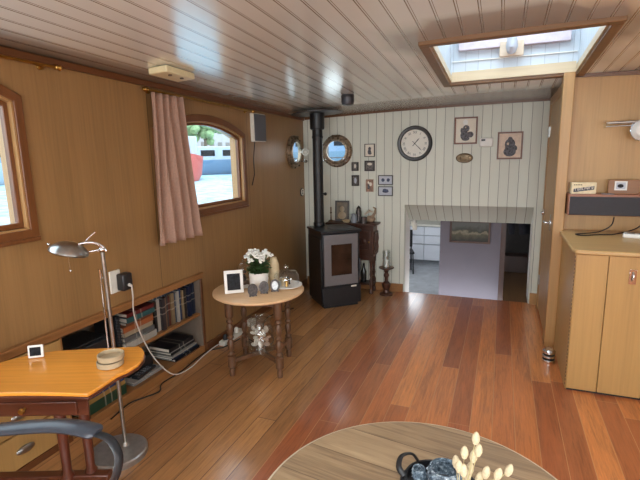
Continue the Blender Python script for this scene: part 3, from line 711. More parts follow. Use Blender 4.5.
picture('small dark frame below another, left of the unframed colour print', -1.638, -1.55, 1.243, 1.368, 'darkframe', 'photo_grey', [('pale_area', 'bluepaper', [(0, 0, .35, .55)]), ('dark_mark', 'ink', [(0, -.05, .12, .35)])], .016)
picture('unframed brown and red print left of two blue-grey frames', -1.468, -1.374, 1.174, 1.322, 'paper', plain('sepia_print', rgb(150, 116, 96), .5, var=.3, scale=30), [('pale_face', 'paper', [(.2, .2, .35, .3), (-.3, .45, .25, .2)]), ('dark_dress', 'ink', [(-.25, -.2, .3, .4)])], .003)
picture('wide blue-grey frame with two dark shapes, upper of the pair', -1.32, -1.150, 1.257, 1.366, 'darkframe', 'bluepaper', [('twin_shapes', 'inkblue', [(-.36, 0, .22, .38), (.36, 0, .22, .38), (-.2, 0, .1, .2), (.5, .1, .1, .2)])], .009)
picture('wide blue-grey frame with single dark shape, lower of the pair', -1.32, -1.150, 1.130, 1.240, 'darkframe', 'bluepaper', [('single_shape', 'inkblue', [(0, -.05, .45, .3), (-.1, .2, .3, .3), (.2, .1, .2, .3)])], .009)
picture('brown framed figure drawing on the plank wall right of clock', -.494, -.262, 1.69, 1.968, 'brownframe', 'paper', [('figure_drawing', 'ink', [(0.02, .15, .30, .26), (-.1, -.35, .38, .34), (.38, -.3, .3, .22), (-.35, .02, .12, .2), (0, -.6, .35, .16)]), ('pale_head', 'skinpaper', [(.0, .2, .17, .17)]), ('halo', 'white', [(-.05, .62, .22, .2)])], .016, group=None)
picture('brown framed drawing of dark rounded figure right of the thermostat', -.062, .18, 1.526, 1.802, 'brownframe', plain('pinkish_mount', rgb(222, 200, 180), .6), [('rounded_figure', 'ink', [(0, .1, .42, .42), (0, .42, .2, .22), (0, -.45, .5, .35), (.1, -.2, .5, .3)]), ('pale_head', 'skinpaper', [(-.12, .12, .22, .22)])], .016, group=None)
t = thing('thermostat', 'white thermostat between the two brown framed drawings', 'thermostat', (-.169, YB, 1.702))
mb = MB(); mb.bb(-.066, .066, -.028, 0, -.046, .046); obj('case', mb, 'white', t, 0.012, seg=3)
mb = MB(); mb.bb(-.05, -.012, -.0295, -.027, .014, .034); obj('display', mb, 'dark_plastic', t)
t = thing('oval_plaque', 'small oval bronze plaque below the figure drawing', 'plaque', (-.383, YB, 1.545))
mb = MB(); mb.ball((0, -.004, 0), 1, (.088, .012, .052), 28, 12); obj('plate', mb, 'oldbrass', t)
mb = MB(); mb.torus((0, -.012, 0), .07, .005, R(PI / 2, 'X') @ Matrix.Diagonal((1, .58, 1, 1)), 30, 6)
for k in range(5): mb.ball((-.04 + k * .02, -.015, .006 * (-1) ** k), .008, (1, .4, 1.5), 8, 6)
obj('relief', mb, 'oldbrass', t)

# ------------------------------------------------------------------ wall clock
t = thing('wall_clock', 'round wall clock with dark rim and white face', 'clock', (-.91, YB, 1.711))
mb = MB(); mb.lathe([(0.150, 0.0), (0.190, 0.0), (0.192, 0.02), (0.178, 0.038), (0.160, 0.036), (0.150, 0.018)], n=56, M4=R(PI / 2, 'X'), cap=False); obj('rim', mb, 'clock_rim', t)
mb = MB(); mb.lathe([(0.156, 0.004), (0.156, 0.012), (0, 0.012)], n=56, M4=R(PI / 2, 'X')); fc = obj('dial', mb, 'clock_face', t)
def text_mesh(s, size):
    cu_ = bpy.data.curves.new('txt', 'FONT'); cu_.body = s; cu_.size = size; cu_.align_x = 'CENTER'; cu_.align_y = 'CENTER'; cu_.extrude = 0.0006
    o = bpy.data.objects.new('txt', cu_); COL.objects.link(o); bpy.context.view_layer.update()
    me = bpy.data.meshes.new_from_object(o.evaluated_get(bpy.context.evaluated_depsgraph_get()))
    bpy.data.objects.remove(o); bpy.data.curves.remove(cu_); return me
for k, s in enumerate(['XII', 'I', 'II', 'III', 'IIII', 'V', 'VI', 'VII', 'VIII', 'IX', 'X', 'XI']):
    a = -2 * PI * k / 12
    me = text_mesh(s, 0.036); me.transform(R(PI / 2, 'X') @ R(a) @ T(0, 0.118, 0)); me.materials.append(M['black'])
    o = bpy.data.objects.new('numeral', me); COL.objects.link(o); o.parent = fc; o.location = (0, -.0128, 0)
def hand(ang, L, w, name, y):
    mb = MB(); mb.prism([(-w, -.035), (w, -.035), (w * .8, 0), (w * 1.5, L * .7), (0, L), (-w * 1.5, L * .7), (-w * .8, 0)], 0, .0015, T(0, y, 0) @ R(PI / 2, 'X') @ R(-ang)); obj(name, mb, 'black', t)
hand(2 * PI * (1.38 / 12), .075, .0035, 'hour_hand', -.016); hand(2 * PI * (22.5 / 60), .112, .0028, 'minute_hand', -.019)
mb = MB(); mb.cyl((0, -.014, 0), (0, -.024, 0), .006, n=12); obj('hub', mb, 'black', t)

# ------------------------------------------------------------------ built-in bookcase in the hull side
t = thing('built_in_bookcase', 'long low built-in bookcase set into the wood wall', 'bookcase', (XL, 0, 0))
DEP = -0.30; BY0 = 1.70
mb = MB(); mb.bb(DEP - .02, DEP, BY0 - .016, SH_Y1 + .02, 0.02, SH_Z1 + .03); obj('back_panel', mb, 'shelf_in', t)
mb = MB(); mb.bb(DEP, 0.0, BY0, SH_Y1, SH_Z1 - .004, SH_Z1 + .014); obj('top_panel', mb, 'shelf_in', t)
mb = MB(); mb.bb(DEP, 0.004, SH_Y1 - .016, SH_Y1 + .004, 0.03, SH_Z1 + .004); obj('end_panel', mb, 'shelf_in', t)
mb = MB(); mb.bb(-.02, .012, SH_Y1 - .004, SH_Y1 + .022, 0.0, SH_Z1 + .03); obj('end_trim', mb, 'trim_dark', t, .003)
mb = MB(); mb.bb(DEP, -0.004, BY0, SH_Y1 - .016, 0.325, 0.347); obj('shelf_board', mb, 'shelf_wood', t, .002)
mb = MB(); mb.bb(DEP, 0.0, BY0, SH_Y1 - .016, 0.03, 0.055); mb.bb(-.012, .008, BY0, SH_Y1, 0.0, 0.06); obj('bottom_board', mb, 'shelf_wood', t, .002)
mb = MB(); mb.bb(DEP, -.002, BY0 - .016, BY0, 0.032, SH_Z1 - .006); obj('divider', mb, 'shelf_wood', t, .002)
mb = MB(); mb.bb(-.004, .020, SH_Y0 - .02, SH_Y1 + .022, SH_Z1 - .004, SH_Z1 + .035); mb.bb(-.004, .030, SH_Y0 - .02, SH_Y1 + .022, SH_Z1 + .030, SH_Z1 + .046); obj('top_trim', mb, 'shelf_wood', t, .003)
t = thing('drawer_unit', 'built-in wooden drawer unit in the wall beneath the desk', 'drawer unit', (XL, 0, 0))
mb = MB(); mb.bb(DEP, -.004, SH_Y0 + .004, BY0 - .020, 0.034, SH_Z1 - .008); obj('carcass', mb, 'shelf_wood', t)
for y0, y1 in ((SH_Y0 + .01, 1.12), (1.13, BY0 - .022)):
    for z0, z1 in ((0.045, 0.225), (0.235, 0.415), (0.425, 0.625)):
        mb = MB(); mb.bb(-.004, .014, y0, y1, z0, z1); d = obj('drawer', mb, 'cab_wood', t, .003)
        mb = MB(); mb.ball((.02, (y0 + y1) / 2, (z0 + z1) / 2), 1, (.014, .05, .022), 18, 10); obj('handle', mb, 'brushed', d)
mb = MB(); mb.bb(.001, .012, SH_Y0, BY0 - .02, 0.001, 0.04); obj('plinth', mb, 'trim_dark', t)

# books
def book(label, w, h, d, c, y, z, lean=0.0, flat=False, rz=0.0, xoff=0.0, group='books on the upper shelf', name='book', thick_label=None):
    t = thing(name, label, 'book' if name == 'book' else name.replace('_', ' '), group=group)
    m = bookmat('cover', c)
    # local: spine faces +x at x=0, pages behind; thickness along y, height along z
    mb = MB(); mb.bb(-d, 0, -w / 2, -w / 2 + .003, 0, h); mb.bb(-d, 0, w / 2 - .003, w / 2, 0, h); mb.bb(-.004, .001, -w / 2, w / 2, 0, h); obj('cover', mb, m, t)
    mb = MB(); mb.bb(-d + .004, -.004, -w / 2 + .003, w / 2 - .003, .004, h - .004); obj('pages', mb, 'paper', t)
    if flat: t.rotation_euler = (PI / 2, 0, rz); t.location = (XL - .03 + xoff, y, z + w / 2)
    else: t.rotation_euler = (lean, 0, rz); t.location = (XL - .03 + xoff, y, z)
    return t
UP = 0.348
y = 2.938
row = [(.030, .255, (44, 62, 92), 'dark blue book at far right end of the upper shelf'),
       (.026, .262, (60, 70, 84), 'slate book second from the far right end'),
       (.034, .250, (30, 46, 84), 'deep navy book third from the far right end'),
       (.018, .24, (206, 196, 170), 'thin cream book between navy and black spines'),
       (.022, .248, (52, 46, 46), 'black book right of the thin cream one by a navy spine'),
       (.020, .235, (196, 170, 130), 'thin tan book near the right end of the upper shelf'),
       (.036, .252, (40, 70, 120), 'thick mid-blue book right of a white spine'),
       (.024, .245, (220, 216, 206), 'white book left of the thick mid-blue one'),
       (.030, .238, (70, 92, 120), 'steel blue book in middle of the upright row'),
       (.034, .246, (176, 148, 110), 'thick tan book in middle of the upright row'),
       (.022, .230, (120, 60, 48), 'brick red book left of the thick tan one'),
       (.028, .242, (84, 82, 80), 'grey book left of the brick red one'),
       (.026, .232, (150, 120, 96), 'light brown book near left end of the upright row'),
       (.032, .240, (70, 62, 66), 'dark brown book near left end of the upright row'),
       (.034, .250, (214, 206, 192), 'wide white book at left end of the upright row'),
       (.030, .236, (30, 32, 34), 'black book leaning left beside the wide white one')]
for k, (w, h, c, lab) in enumerate(row):
    y -= w / 2 + .0015
    book(lab, w, h, .17, rgb(*c), y, UP, lean=0.0, xoff=random.uniform(-.02, .012))
    y -= w / 2
yl = y
book('blue book lying flat across the tops at left of the upright row', .022, .20, .16, rgb(50, 88, 116), y + .20, UP + .254, flat=True)
# flat pile
pile = [(.046, .29, (206, 200, 188), 'white book at bottom of the flat pile on the upper shelf'),
        (.030, .28, (120, 118, 116), 'grey book second up in the flat pile'),
        (.034, .27, (206, 188, 160), 'cream book third up in the flat pile'),
        (.038, .28, (196, 112, 62), 'orange book in middle of the flat pile'),
        (.024, .25, (150, 90, 60), 'brown book above the orange one in the flat pile'),
        (.034, .26, (50, 108, 112), 'teal book second from top of the flat pile'),
        (.026, .25, (128, 40, 38), 'dark red book on top of the flat pile')]
z = UP
for k, (w, h, c, lab) in enumerate(pile):
    book(lab, w, h, .18, rgb(*c), yl - .012 - random.uniform(0, .006), z, flat=True, xoff=random.uniform(-.015, .015), group='flat pile on the upper shelf'); z += w + .0008
yp = yl - .34
t = thing('ring_binder', 'black spiral-bound folder standing left of the flat pile', 'folder', (XL - .03, yp, UP))
mb = MB(); mb.bb(-.2, 0, -.014, .014, 0, .25); obj('cover', mb, 'dark_plastic', t, .002)
mb = MB()
for k in range(12): mb.torus((0.0, 0, .02 + k * .019), .014, .0022, None, 12, 5)
obj('spiral', mb, 'iron', t)
t = thing('printer', 'black printer with grey tray on the upper shelf behind the desk', 'printer', (XL - .02, 1.885, UP))
mb = MB(); mb.bb(-.24, 0, -.155, .155, 0, .15); obj('body', mb, 'dark_plastic', t, .01)
mb = MB(); mb.bb(-.2, .03, -.14, .14, .0, .018); obj('paper_tray', mb, 'grey_plastic', t, .004)
mb = MB(); mb.bb(-.22, -.02, -.15, .15, .15, .165); obj('lid', mb, 'black', t, .005)
# lower shelf
LO = 0.0562
mags = [(.020, .30, (26, 30, 44), 'navy folder at bottom of the dark stack on lower shelf'), (.018, .31, (30, 50, 78), 'blue folder second up in the dark stack'),
        (.012, .30, (190, 186, 178), 'pale magazine in middle of the dark stack'), (.020, .29, (24, 26, 32), 'black folder above the pale magazine'),
        (.012, .29, (186, 182, 176), 'thin pale magazine near top of the dark stack'), (.030, .29, (22, 24, 34), 'thick black album on top of the dark stack')]
z = LO
for k, (w, h, c, lab) in enumerate(mags):
    book(lab, w, h, .2, rgb(*c), 2.925 - (k % 3) * .012 - .02 * (k > 2), z, flat=True, xoff=random.uniform(-.02, .03), group='dark stack on the lower shelf'); z += w + .0008
z = LO
for k, (w, h, c, lab) in enumerate([(.014, .30, (206, 202, 198), 'white magazine at bottom of the silver stack'), (.012, .29, (160, 164, 170), 'silver magazine in middle of the silver stack'), (.012, .28, (196, 192, 186), 'pale grey magazine on top of the silver stack')]):
    book(lab, w, h, .2, rgb(*c), 2.52 - .02 * k, z, flat=True, xoff=.012 * (k - 1), group='silver magazines on the lower shelf'); z += w + .0008
t = thing('remote_control', 'black remote control lying on the silver magazine stack', 'remote control', (XL - .06, 2.34, z), 0.1)
mb = MB(); mb.bb(-.03, .03, -.10, .10, 0, .022); obj('case', mb, 'dark_plastic', t, .005)
mb = MB()
for i in range(5):
    for j in range(3): mb.lathe([(0.005, .022), (0.004, .025), (0, .025)], (-.016 + j * .016, -.07 + i * .03, 0), 8)
obj('buttons', mb, 'grey_plastic', t)
lb = tag(obj('media_box', MB().bb(-.19, 0, -.12, .12, 0, .09), 'black', bev=.006, loc=(XL - .09, 2.36, .0965)), 'black electronic box behind the remote on lower shelf', 'electronics')
lb.location = (XL - .10, 2.36, z)
z = LO
for k, (w, h, c, lab) in enumerate([(.075, .34, (46, 84, 60), 'thick green binder at bottom of the pile below the desk tip'), (.035, .33, (198, 156, 84), 'yellow folder between green and blue binders'), (.09, .34, (46, 70, 124), 'thick blue binder on top of the yellow folder')]):
    book(lab, w, h, .22, rgb(*c), 2.14 - .015 * k, z, flat=True, xoff=.01 * k, group='binders on the lower shelf'); z += w + .0008

# socket, charger, cord, power strip
t = thing('wall_socket', 'white double wall socket above the bookcase', 'socket', (XL, 2.105, .842))
mb = MB(); mb.bb(0, .012, -.042, .042, -.072, .072); obj('plate', mb, 'offwhite', t, .004)
t = thing('charger', 'black plug-in charger in the wall socket', 'charger', (XL + .012, 2.15, .835))
mb = MB(); mb.bb(0, .06, -.042, .038, -.055, .055); obj('body', mb, 'dark_plastic', t, .01)
mb = MB(); mb.cyl((.06, .0, -.02), (.082, .0, -.025), .011, .008, 12); obj('plug', mb, 'cord_white', t)
def smooth(pts, n=6):
    P = [Vector(p) for p in pts]; out = []
    for i in range(len(P) - 1):
        a, b, c, d = P[max(i - 1, 0)], P[i], P[i + 1], P[min(i + 2, len(P) - 1)]
        for k in range(n):
            u = k / n; out.append(0.5 * ((2 * b) + (c - a) * u + (2 * a - 5 * b + 4 * c - d) * u * u + (3 * b - a - 3 * c + d) * u ** 3))
    out.append(P[-1]); return out
mb = MB(); mb.tube(smooth([(XL + .094, 2.15, .808), (XL + .085, 2.16, .74), (XL + .05, 2.19, .60), (XL + .045, 2.25, .41), (XL + .04, 2.36, .20), (XL + .06, 2.50, .03), (XL + .08, 2.66, .006), (XL + .05, 2.86, .006), (XL + .05, 3.02, .02), (XL + .065, 3.10, .028)]), .0045, 8)
tag(obj('charging_cord', mb, 'cord_white'), 'white cord running from the charger down to the floor', 'cord')
t = thing('power_strip', 'white power strip on floor beside the end of bookcase', 'power strip', (XL + .075, 3.28, 0))
mb = MB(); mb.bb(-.03, .03, -.17, .17, 0, .04); obj('body', mb, 'offwhite', t, .006)
for k, (yy_, mm) in enumerate(((-.11, 'dark_plastic'), (-.02, 'dark_plastic'), (.07, 'offwhite'))):
    mb = MB(); mb.lathe([(0.022, .04), (0.022, .07), (0.012, .085), (0, .085)], (0, yy_, 0), 14); obj('plug', mb, mm, t)
t2 = tag(obj('adapter', MB().bb(-.03, .03, -.04, .04, 0, .07), 'offwhite', bev=.008, loc=(XL + .075, 3.62, 0)), 'small white adapter on floor behind the round table leg', 'adapter')
for lab, pts in (('black cable lying along the foot of the bookcase', [(XL + .05, 1.92, .005), (XL + .02, 2.10, .005), (XL + .06, 2.2, .005), (XL + .10, 2.3, .005), (XL + .04, 2.4, .005), (XL + .05, 2.6, .005), (XL + .02, 2.95, .005), (XL + .11, 3.10, .005), (XL + .14, 3.3, .005)]),
                 ('black cable looping on floor under the round table', [(XL + .13, 3.35, .005), (XL + .25, 3.30, .005), (XL + .42, 3.20, .005), (XL + .46, 3.32, .005), (XL + .36, 3.48, .005), (XL + .2, 3.62, .005), (XL + .12, 3.9, .005), (XL + .25, 4.2, .005)])):
    mb = MB(); mb.tube(smooth(pts), .005, 6); tag(obj('floor_cable', mb, 'cord_black'), lab, 'cable')

# ------------------------------------------------------------------ writing desk
t = thing('writing_desk', 'small polished cherry writing desk with serpentine edge', 'desk', (-1.385, 1.12, 0), math.atan2(-.377, -.926) + PI)
# local: x runs to the right along the front edge is -a, y depth b
prof = [(0, 0), (-.018, .05), (-.033, .10), (-.045, .145), (-.075, .19), (-.094, .245), (-.094, .31), (-.078, .365), (-.05, .41), (-.03, .43), (.05, .425), (.2, .415), (.34, .402), (.42, .375), (.50, .315), (.56, .25), (.62, .17), (.66, .09), (.66, .02), (.6, -.005), (.5, .012), (.4, .02), (.25, .02), (.1, .01)]
pd = [(-a, b) for a, b in prof][::-1]
def inset(pts, f):
    cx = sum(p[0] for p in pts) / len(pts); cy = sum(p[1] for p in pts) / len(pts)
    return [(cx + (p[0] - cx) * f, cy + (p[1] - cy) * f) for p in pts]
mb = MB(); mb.prism(inset(pd, .992), .735, .75); obj('top', mb, 'desk_top', t, .004)
mb = MB(); mb.prism(pd, .724, .735); obj('edge_moulding', mb, 'desk_dark', t, .004, seg=3)
ap = [(-.60, .035), (-.02, .03), (-.07, .12), (-.07, .34), (-.36, .345), (-.60, .2)]
mb = MB(); mb.prism(ap, .645, .724); obj('apron', mb, 'desk_dark', t, .004)
mb = MB(); mb.bb(-.46, -.06, .02, .05, .656, .708); d = obj('drawer', mb, 'desk_dark', t, .003)
mb = MB(); mb.lathe([(0.006, 0), (0.005, .01), (0.012, .016), (0.010, .024), (0, .027)], n=14, M4=T(-.255, .02, .684) @ R(PI / 2, 'X')); obj('knob', mb, 'brass', d)
for a, b in ((.235, .195), (.15, .225), (.60, .06), (.57, .15)):
    mb = MB(); mb.lathe([(0.014, .0), (0.02, .03), (0.016, .06), (0.022, .20), (0.026, .24), (0.026, .27), (0.018, .29), (0.021, .45), (0.024, .62), (0.024, .648)], (-a, b, 0), 14); obj('leg', mb, 'desk_leg', t)
mb = MB(); mb.bb(-.56, -.06, .19, .235, .235, .265); obj('stretcher', mb, 'desk_dark', t, .006)
def dpt(a, b):
    u = Vector((-.926, -.377)); v = Vector((-.377, .926)); return (-1.385 + a * u.x + b * v.x, 1.12 + a * u.y + b * v.y)
x, y = dpt(.385, .325)
t = thing('desk_clock', 'small white square digital clock on the desk', 'clock', (x, y, .75), rot=(-.12, 0, math.radians(35)))
mb = MB(); mb.bb(-.031, .031, -.006, .006, .002, .058); obj('case', mb, 'white', t, .004)
mb = MB(); mb.bb(-.022, .022, -.0075, -.005, .012, .05); obj('screen', mb, 'photo_dark', t)
mb = MB(); mb.bb(-.02, .02, .004, .03, .0, .006); obj('stand', mb, 'white', t)
x, y = dpt(.02, .235)
for k, (zz, lab) in enumerate(((.75, 'grey-beige round dish, lower of two nested on desk'), (.7768, 'grey-beige round dish nested on top of another on desk'))):
    r = .052
    mb = MB(); mb.lathe([(r * .85, 0), (r, .004), (r * 1.02, .024), (r * .96, .026), (r * .92, .008 if k else .014), (0, .008 if k else .014)], n=32); d = tag(obj('dish', mb, 'dish', loc=(x + .003 * k, y + .004 * k, zz)), lab, 'dish', 'stacked dishes on the desk')

# ------------------------------------------------------------------ floor lamp
t = thing('floor_lamp', 'chrome reading floor lamp standing behind the desk', 'floor lamp', (-1.885, 1.672, 0))
mb = MB(); mb.lathe([(0.148, 0), (0.15, .006), (0.15, .032), (0.143, .038), (0.0, .042)], n=48); mb.lathe([(.022, .03), (.022, .04), (.014, .06), (0, .06)], (.012, .04, 0), n=20); obj('base', mb, 'satin', t)
mb = MB(); mb.cyl((0.012, .04, .035), (0.0, .035, 1.145), .0105, n=16); obj('pole', mb, 'brushed', t)
mb = MB(); mb.cyl((-.024, .028, .42), (-.024, .028, 1.03), .005, n=10); mb.cyl((-.024, .028, .44), (.006, .036, .44), .006); mb.cyl((-.024, .028, 1.0), (.002, .036, 1.0), .006); mb.cyl((-.024, .028, 1.0), (-.024, .028, 1.045), .008); obj('dimmer_rod', mb, 'chrome', t)
mb = MB(); mb.tube(smooth([(0.014, .045, 1.14), (0.004, .035, 1.165), (-.022, .010, 1.188), (-.05, -.025, 1.192), (-.066, -.045, 1.188)]), .008, 10); mb.ball((0, .035, 1.15), .018); mb.cyl((0, .035, 1.15), (-.04, -.008, 1.144), .006); obj('arm', mb, 'chrome', t)
hm = T(-.098, -.072, 1.168) @ R(math.radians(-10), 'X') @ R(math.radians(12), 'Y')
mb = MB(); mb.lathe([(0.088, -.022), (0.092, -.016), (0.085, .002), (0.06, .022), (0.03, .034), (0, .037)], n=32, M4=hm, cap=False); mb.lathe([(0.088, -.022), (0.06, .015), (0, .026)], n=32, M4=hm, cap=False); obj('lamp_head', mb, 'brushed', t)
mb = MB(); mb.lathe([(0.08, -.016), (0.08, -.012), (0, -.012)], n=32, M4=hm); obj('diffuser', mb, 'jar_glass', t)
mb = MB(); mb.cyl((-.112, -.075, 1.15), (-.108, -.073, 1.06), .0015, n=6); mb.ball((-.108, -.073, 1.055), .006); obj('pull_switch', mb, 'chrome', t)
mb = MB(); mb.ball((-.185, -.115, 1.195), .008); mb.tube([(-.05, -.025, 1.19), (-.03, -.015, 1.215), (-.0, .005, 1.245)], .002, 6); obj('knob', mb, 'chrome', t)

# ------------------------------------------------------------------ office chair (only an armrest reaches the picture)
t = thing('office_chair', 'dark office chair with curved grey armrest in front of the desk', 'chair', (-1.42, 0.52, 0.009))
arm = smooth([(-.42, .22, .685), (-.25, .28, .708), (-.06, .36, .725), (.09, .415, .736), (.18, .432, .738), (.255, .442, .732)])
mb = MB(); mb.tube(arm, [(.036, .0155)] * (len(arm) - 2) + [(.033, .014), (.024, .008)], 14, flat=(-.4, 1, 0)); obj('armrest', mb, 'arm_plastic', t)
mb = MB(); mb.tube(smooth([(.225, .438, .728), (.30, .445, .715), (.345, .43, .66), (.325, .39, .58), (.22, .30, .50), (.1, .2, .44)]), [(.016, .005)] * 31, 10, flat=(0, 1, 0)); obj('arm_support', mb, 'dark_plastic', t)
mb = MB(); mb.bb(-.25, .2, -.25, .2, .42, .49); obj('seat', mb, 'coat', t, .03, seg=3)
mb = MB(); mb.bb(-.32, -.26, -.22, .18, .52, 1.0); obj('backrest', mb, 'coat', t, .025, seg=3)
mb = MB(); mb.cyl((-.02, -.02, .06), (-.02, -.02, .42), .03); 
for k in range(5):
    a = 2 * PI * k / 5; mb.cyl((-.02, -.02, .08), (-.02 + .26 * math.cos(a), -.02 + .26 * math.sin(a), .05), .022, .015, 10); mb.ball((-.02 + .27 * math.cos(a), -.02 + .27 * math.sin(a), .0215), .030)
mb.tube([(-.28, 0, .55), (-.27, 0, .46), (-.15, 0, .43)], .02, 8)
obj('base', mb, 'dark_plastic', t)

# ------------------------------------------------------------------ round turned-leg table
TX, TY, TZ = -1.67, 2.905, .62
t = thing('round_table', 'small round pine-topped table with turned legs', 'table', (TX, TY, 0))
mb = MB(); mb.lathe([(0, TZ - .028), (.328, TZ - .028), (.342, TZ - .018), (.342, TZ - .006), (.334, TZ), (0, TZ)], n=64); obj('top', mb, 'stool_top', t)
lp = [(.020, 0), (.022, .04), (.018, .06), (.024, .068), (.030, .075), (.030, .155), (.018, .162), (.027, .178), (.015, .195), (.024, .222), (.026, .262), (.015, .285), (.027, .300), (.015, .318), (.023, .345), (.026, .385), (.015, .408), (.027, .423), (.016, .442), (.029, .458), (.031, .47), (.031, TZ - .028)]
LA = [math.radians(-30 + 90 * k) for k in range(4)]
for a in LA:
    mb = MB(); mb.lathe(lp, (.255 * math.cos(a), .255 * math.sin(a), 0), 16); obj('leg', mb, 'stool_leg', t)
for k in range(2):
    a = LA[k]; mb = MB(); mb.box((0, 0, .115 - .0 * k), (.50, .03, .03), a); obj('stretcher', mb, 'stool_leg', t, .004)
mb = MB(); mb.ring([(.27 * math.cos(a), .27 * math.sin(a)) for a in LA], [(.235 * math.cos(a), .235 * math.sin(a)) for a in LA], TZ - .075, TZ - .028); obj('apron', mb, 'stool_leg', t)
# jar of shells
t = thing('shell_jar', 'big glass jar of seashells standing on the cross rails under round table', 'jar', (TX + .01, TY - .02, .1315))
mb = MB(); mb.lathe([(0, 0), (.085, 0), (.1, .012), (.104, .06), (.104, .16), (.09, .20), (.075, .215), (.075, .235), (.085, .24), (.085, .25), (.07, .25), (.07, .215), (.098, .16), (.098, .02), (0, .01)], n=32, cap=False); obj('glass', mb, 'jar_glass', t)
mb = MB(); mb.lathe([(.088, .25), (.09, .255), (.09, .272), (.05, .285), (.02, .29), (0, .29)], n=32); obj('lid', mb, 'jar_glass', t)
placed = []
for k in range(400):
    if len(placed) >= 34: break
    a = random.uniform(0, 2 * PI); rr = random.uniform(0, .066); z = .036 + random.uniform(0, .15); rr = min(rr, .062 if z > .15 else .07)
    c = Vector((rr * math.cos(a), rr * math.sin(a), z)); sz = random.uniform(.022, .032)
    if any((c - q).length < (sz + w) * .76 for q, w in placed): continue
    placed.append((c, sz)); n = len(placed)
    mb = MB(); mb.ball((0, 0, 0), sz * .92, (1, random.uniform(.6, .8), random.uniform(.42, .6)), 12, 8); mb.tube([(sz * .5, 0, 0), (sz * .85, 0, sz * .15), (sz * 1.0, 0, sz * .08)], [sz * .36, sz * .2, sz * .05], 6)
    tag(obj('seashell', mb, 'shell' if n % 3 else 'shell2', loc=(TX + .01 + c.x, TY - .02 + c.y, .1315 + z), rot=(random.uniform(0, 6), random.uniform(0, 6), a)), 'pale seashell inside the glass jar under the round table', 'seashell', 'seashells in the glass jar')
# things on the round table
def P(x, y): return (x, y, TZ)
t = thing('photo_frame', 'white photo frame with dark picture at left on round table', 'photo frame', (-1.775, 2.735, TZ + .002), rot=(-.2, 0, math.radians(36)))
mb = MB(); mb.ring(r4(-.068, .068, .003, .17), r4(-.047, .047, .026, .146), -.007, .008, XZ); obj('frame', mb, 'white', t, .002)
mb = MB(); mb.bb(-.05, .05, -.003, .003, .022, .15); obj('photograph', mb, 'photo_dark', t)
mb = MB(); mb.hexa([(-.02, .006, .10), (.02, .006, .10), (.02, .012, .11), (-.02, .012, .11), (-.02, .006, .105), (.02, .006, .105), (.02, .012, .115), (-.02, .012, .115)]); mb.tube([(0, .008, .11), (0, .065, .012)], .008, 6); obj('easel_back', mb, 'white', t)
t = thing('flower_pot', 'white pot of white-flowering kalanchoe in middle of round table', 'potted plant', P(-1.67, 2.915))
mb = MB(); mb.lathe([(0, 0), (.062, 0), (.066, .004), (.073, .125), (.073, .13), (.068, .13), (.064, .10), (0, .10)], n=36, cap=False); obj('pot', mb, 'pot', t)
mb = MB(); mb.lathe([(.065, .10), (0, .112)], n=24); obj('soil', mb, 'dark_room', t)
def leaf(mb, c, az, el, L, w):
    m = T(*c) @ R(az) @ R(-el, 'Y'); pts = []
    n = 6; lft = []; rgt = []; mid = []
    for i in range(n + 1):
        u = i / n; ww = w * math.sin(PI * (u * .92 + .06)) ; zz = -.25 * L * u * u
        mid.append(m @ Vector((L * u, 0, zz))); lft.append(m @ Vector((L * u, ww, zz + .1 * w))); rgt.append(m @ Vector((L * u, -ww, zz + .1 * w)))
    V = lambda l: [mb.b.verts.new(p) for p in l]
    a, b, c_ = V(lft), V(mid), V(rgt)
    for i in range(n): mb.b.faces.new((a[i], a[i + 1], b[i + 1], b[i])); mb.b.faces.new((b[i], b[i + 1], c_[i + 1], c_[i]))
mb = MB()
for k in range(70):
    a = random.uniform(0, 2 * PI); r = random.uniform(0, .045); z = random.uniform(.115, .20)
    leaf(mb, (r * math.cos(a), r * math.sin(a), z), a + random.uniform(-.4, .4), random.uniform(0, .8), random.uniform(.05, .078), random.uniform(.02, .032))
fo = obj('foliage', mb, 'leaf', t)
mb = MB()
for k in range(30):
    a = random.uniform(0, 2 * PI); r = random.uniform(0, .05); z = random.uniform(.17, .25)
    leaf(mb, (r * math.cos(a), r * math.sin(a), z), a, random.uniform(.2, 1.0), random.uniform(.04, .06), random.uniform(.012, .02))
obj('upper_foliage', mb, 'leafdark', t)
mb = MB(); mf = MB()
for k in range(19):
    a = k * 2.4; r = .02 + .078 * math.sqrt((k + .5) / 19); hh = .286 - 3.0 * (r - .02) ** 2 - random.uniform(0, .03) - (.03 if k % 3 == 0 else 0)
    c = Vector((r * math.cos(a), r * math.sin(a), hh)); mb.tube([(c.x * .3, c.y * .3, .12), (c.x * .6, c.y * .6, hh * .7), c], .002, 5)
    for j in range(10):
        d = Vector((random.gauss(0, 1), random.gauss(0, 1), abs(random.gauss(0, .8)))).normalized(); mf.ball(c + d * .02, .0105, (1, 1, .7), 7, 5)
obj('flower_stems', mb, 'leaf', t); obj('blossoms', mf, 'petal', t)
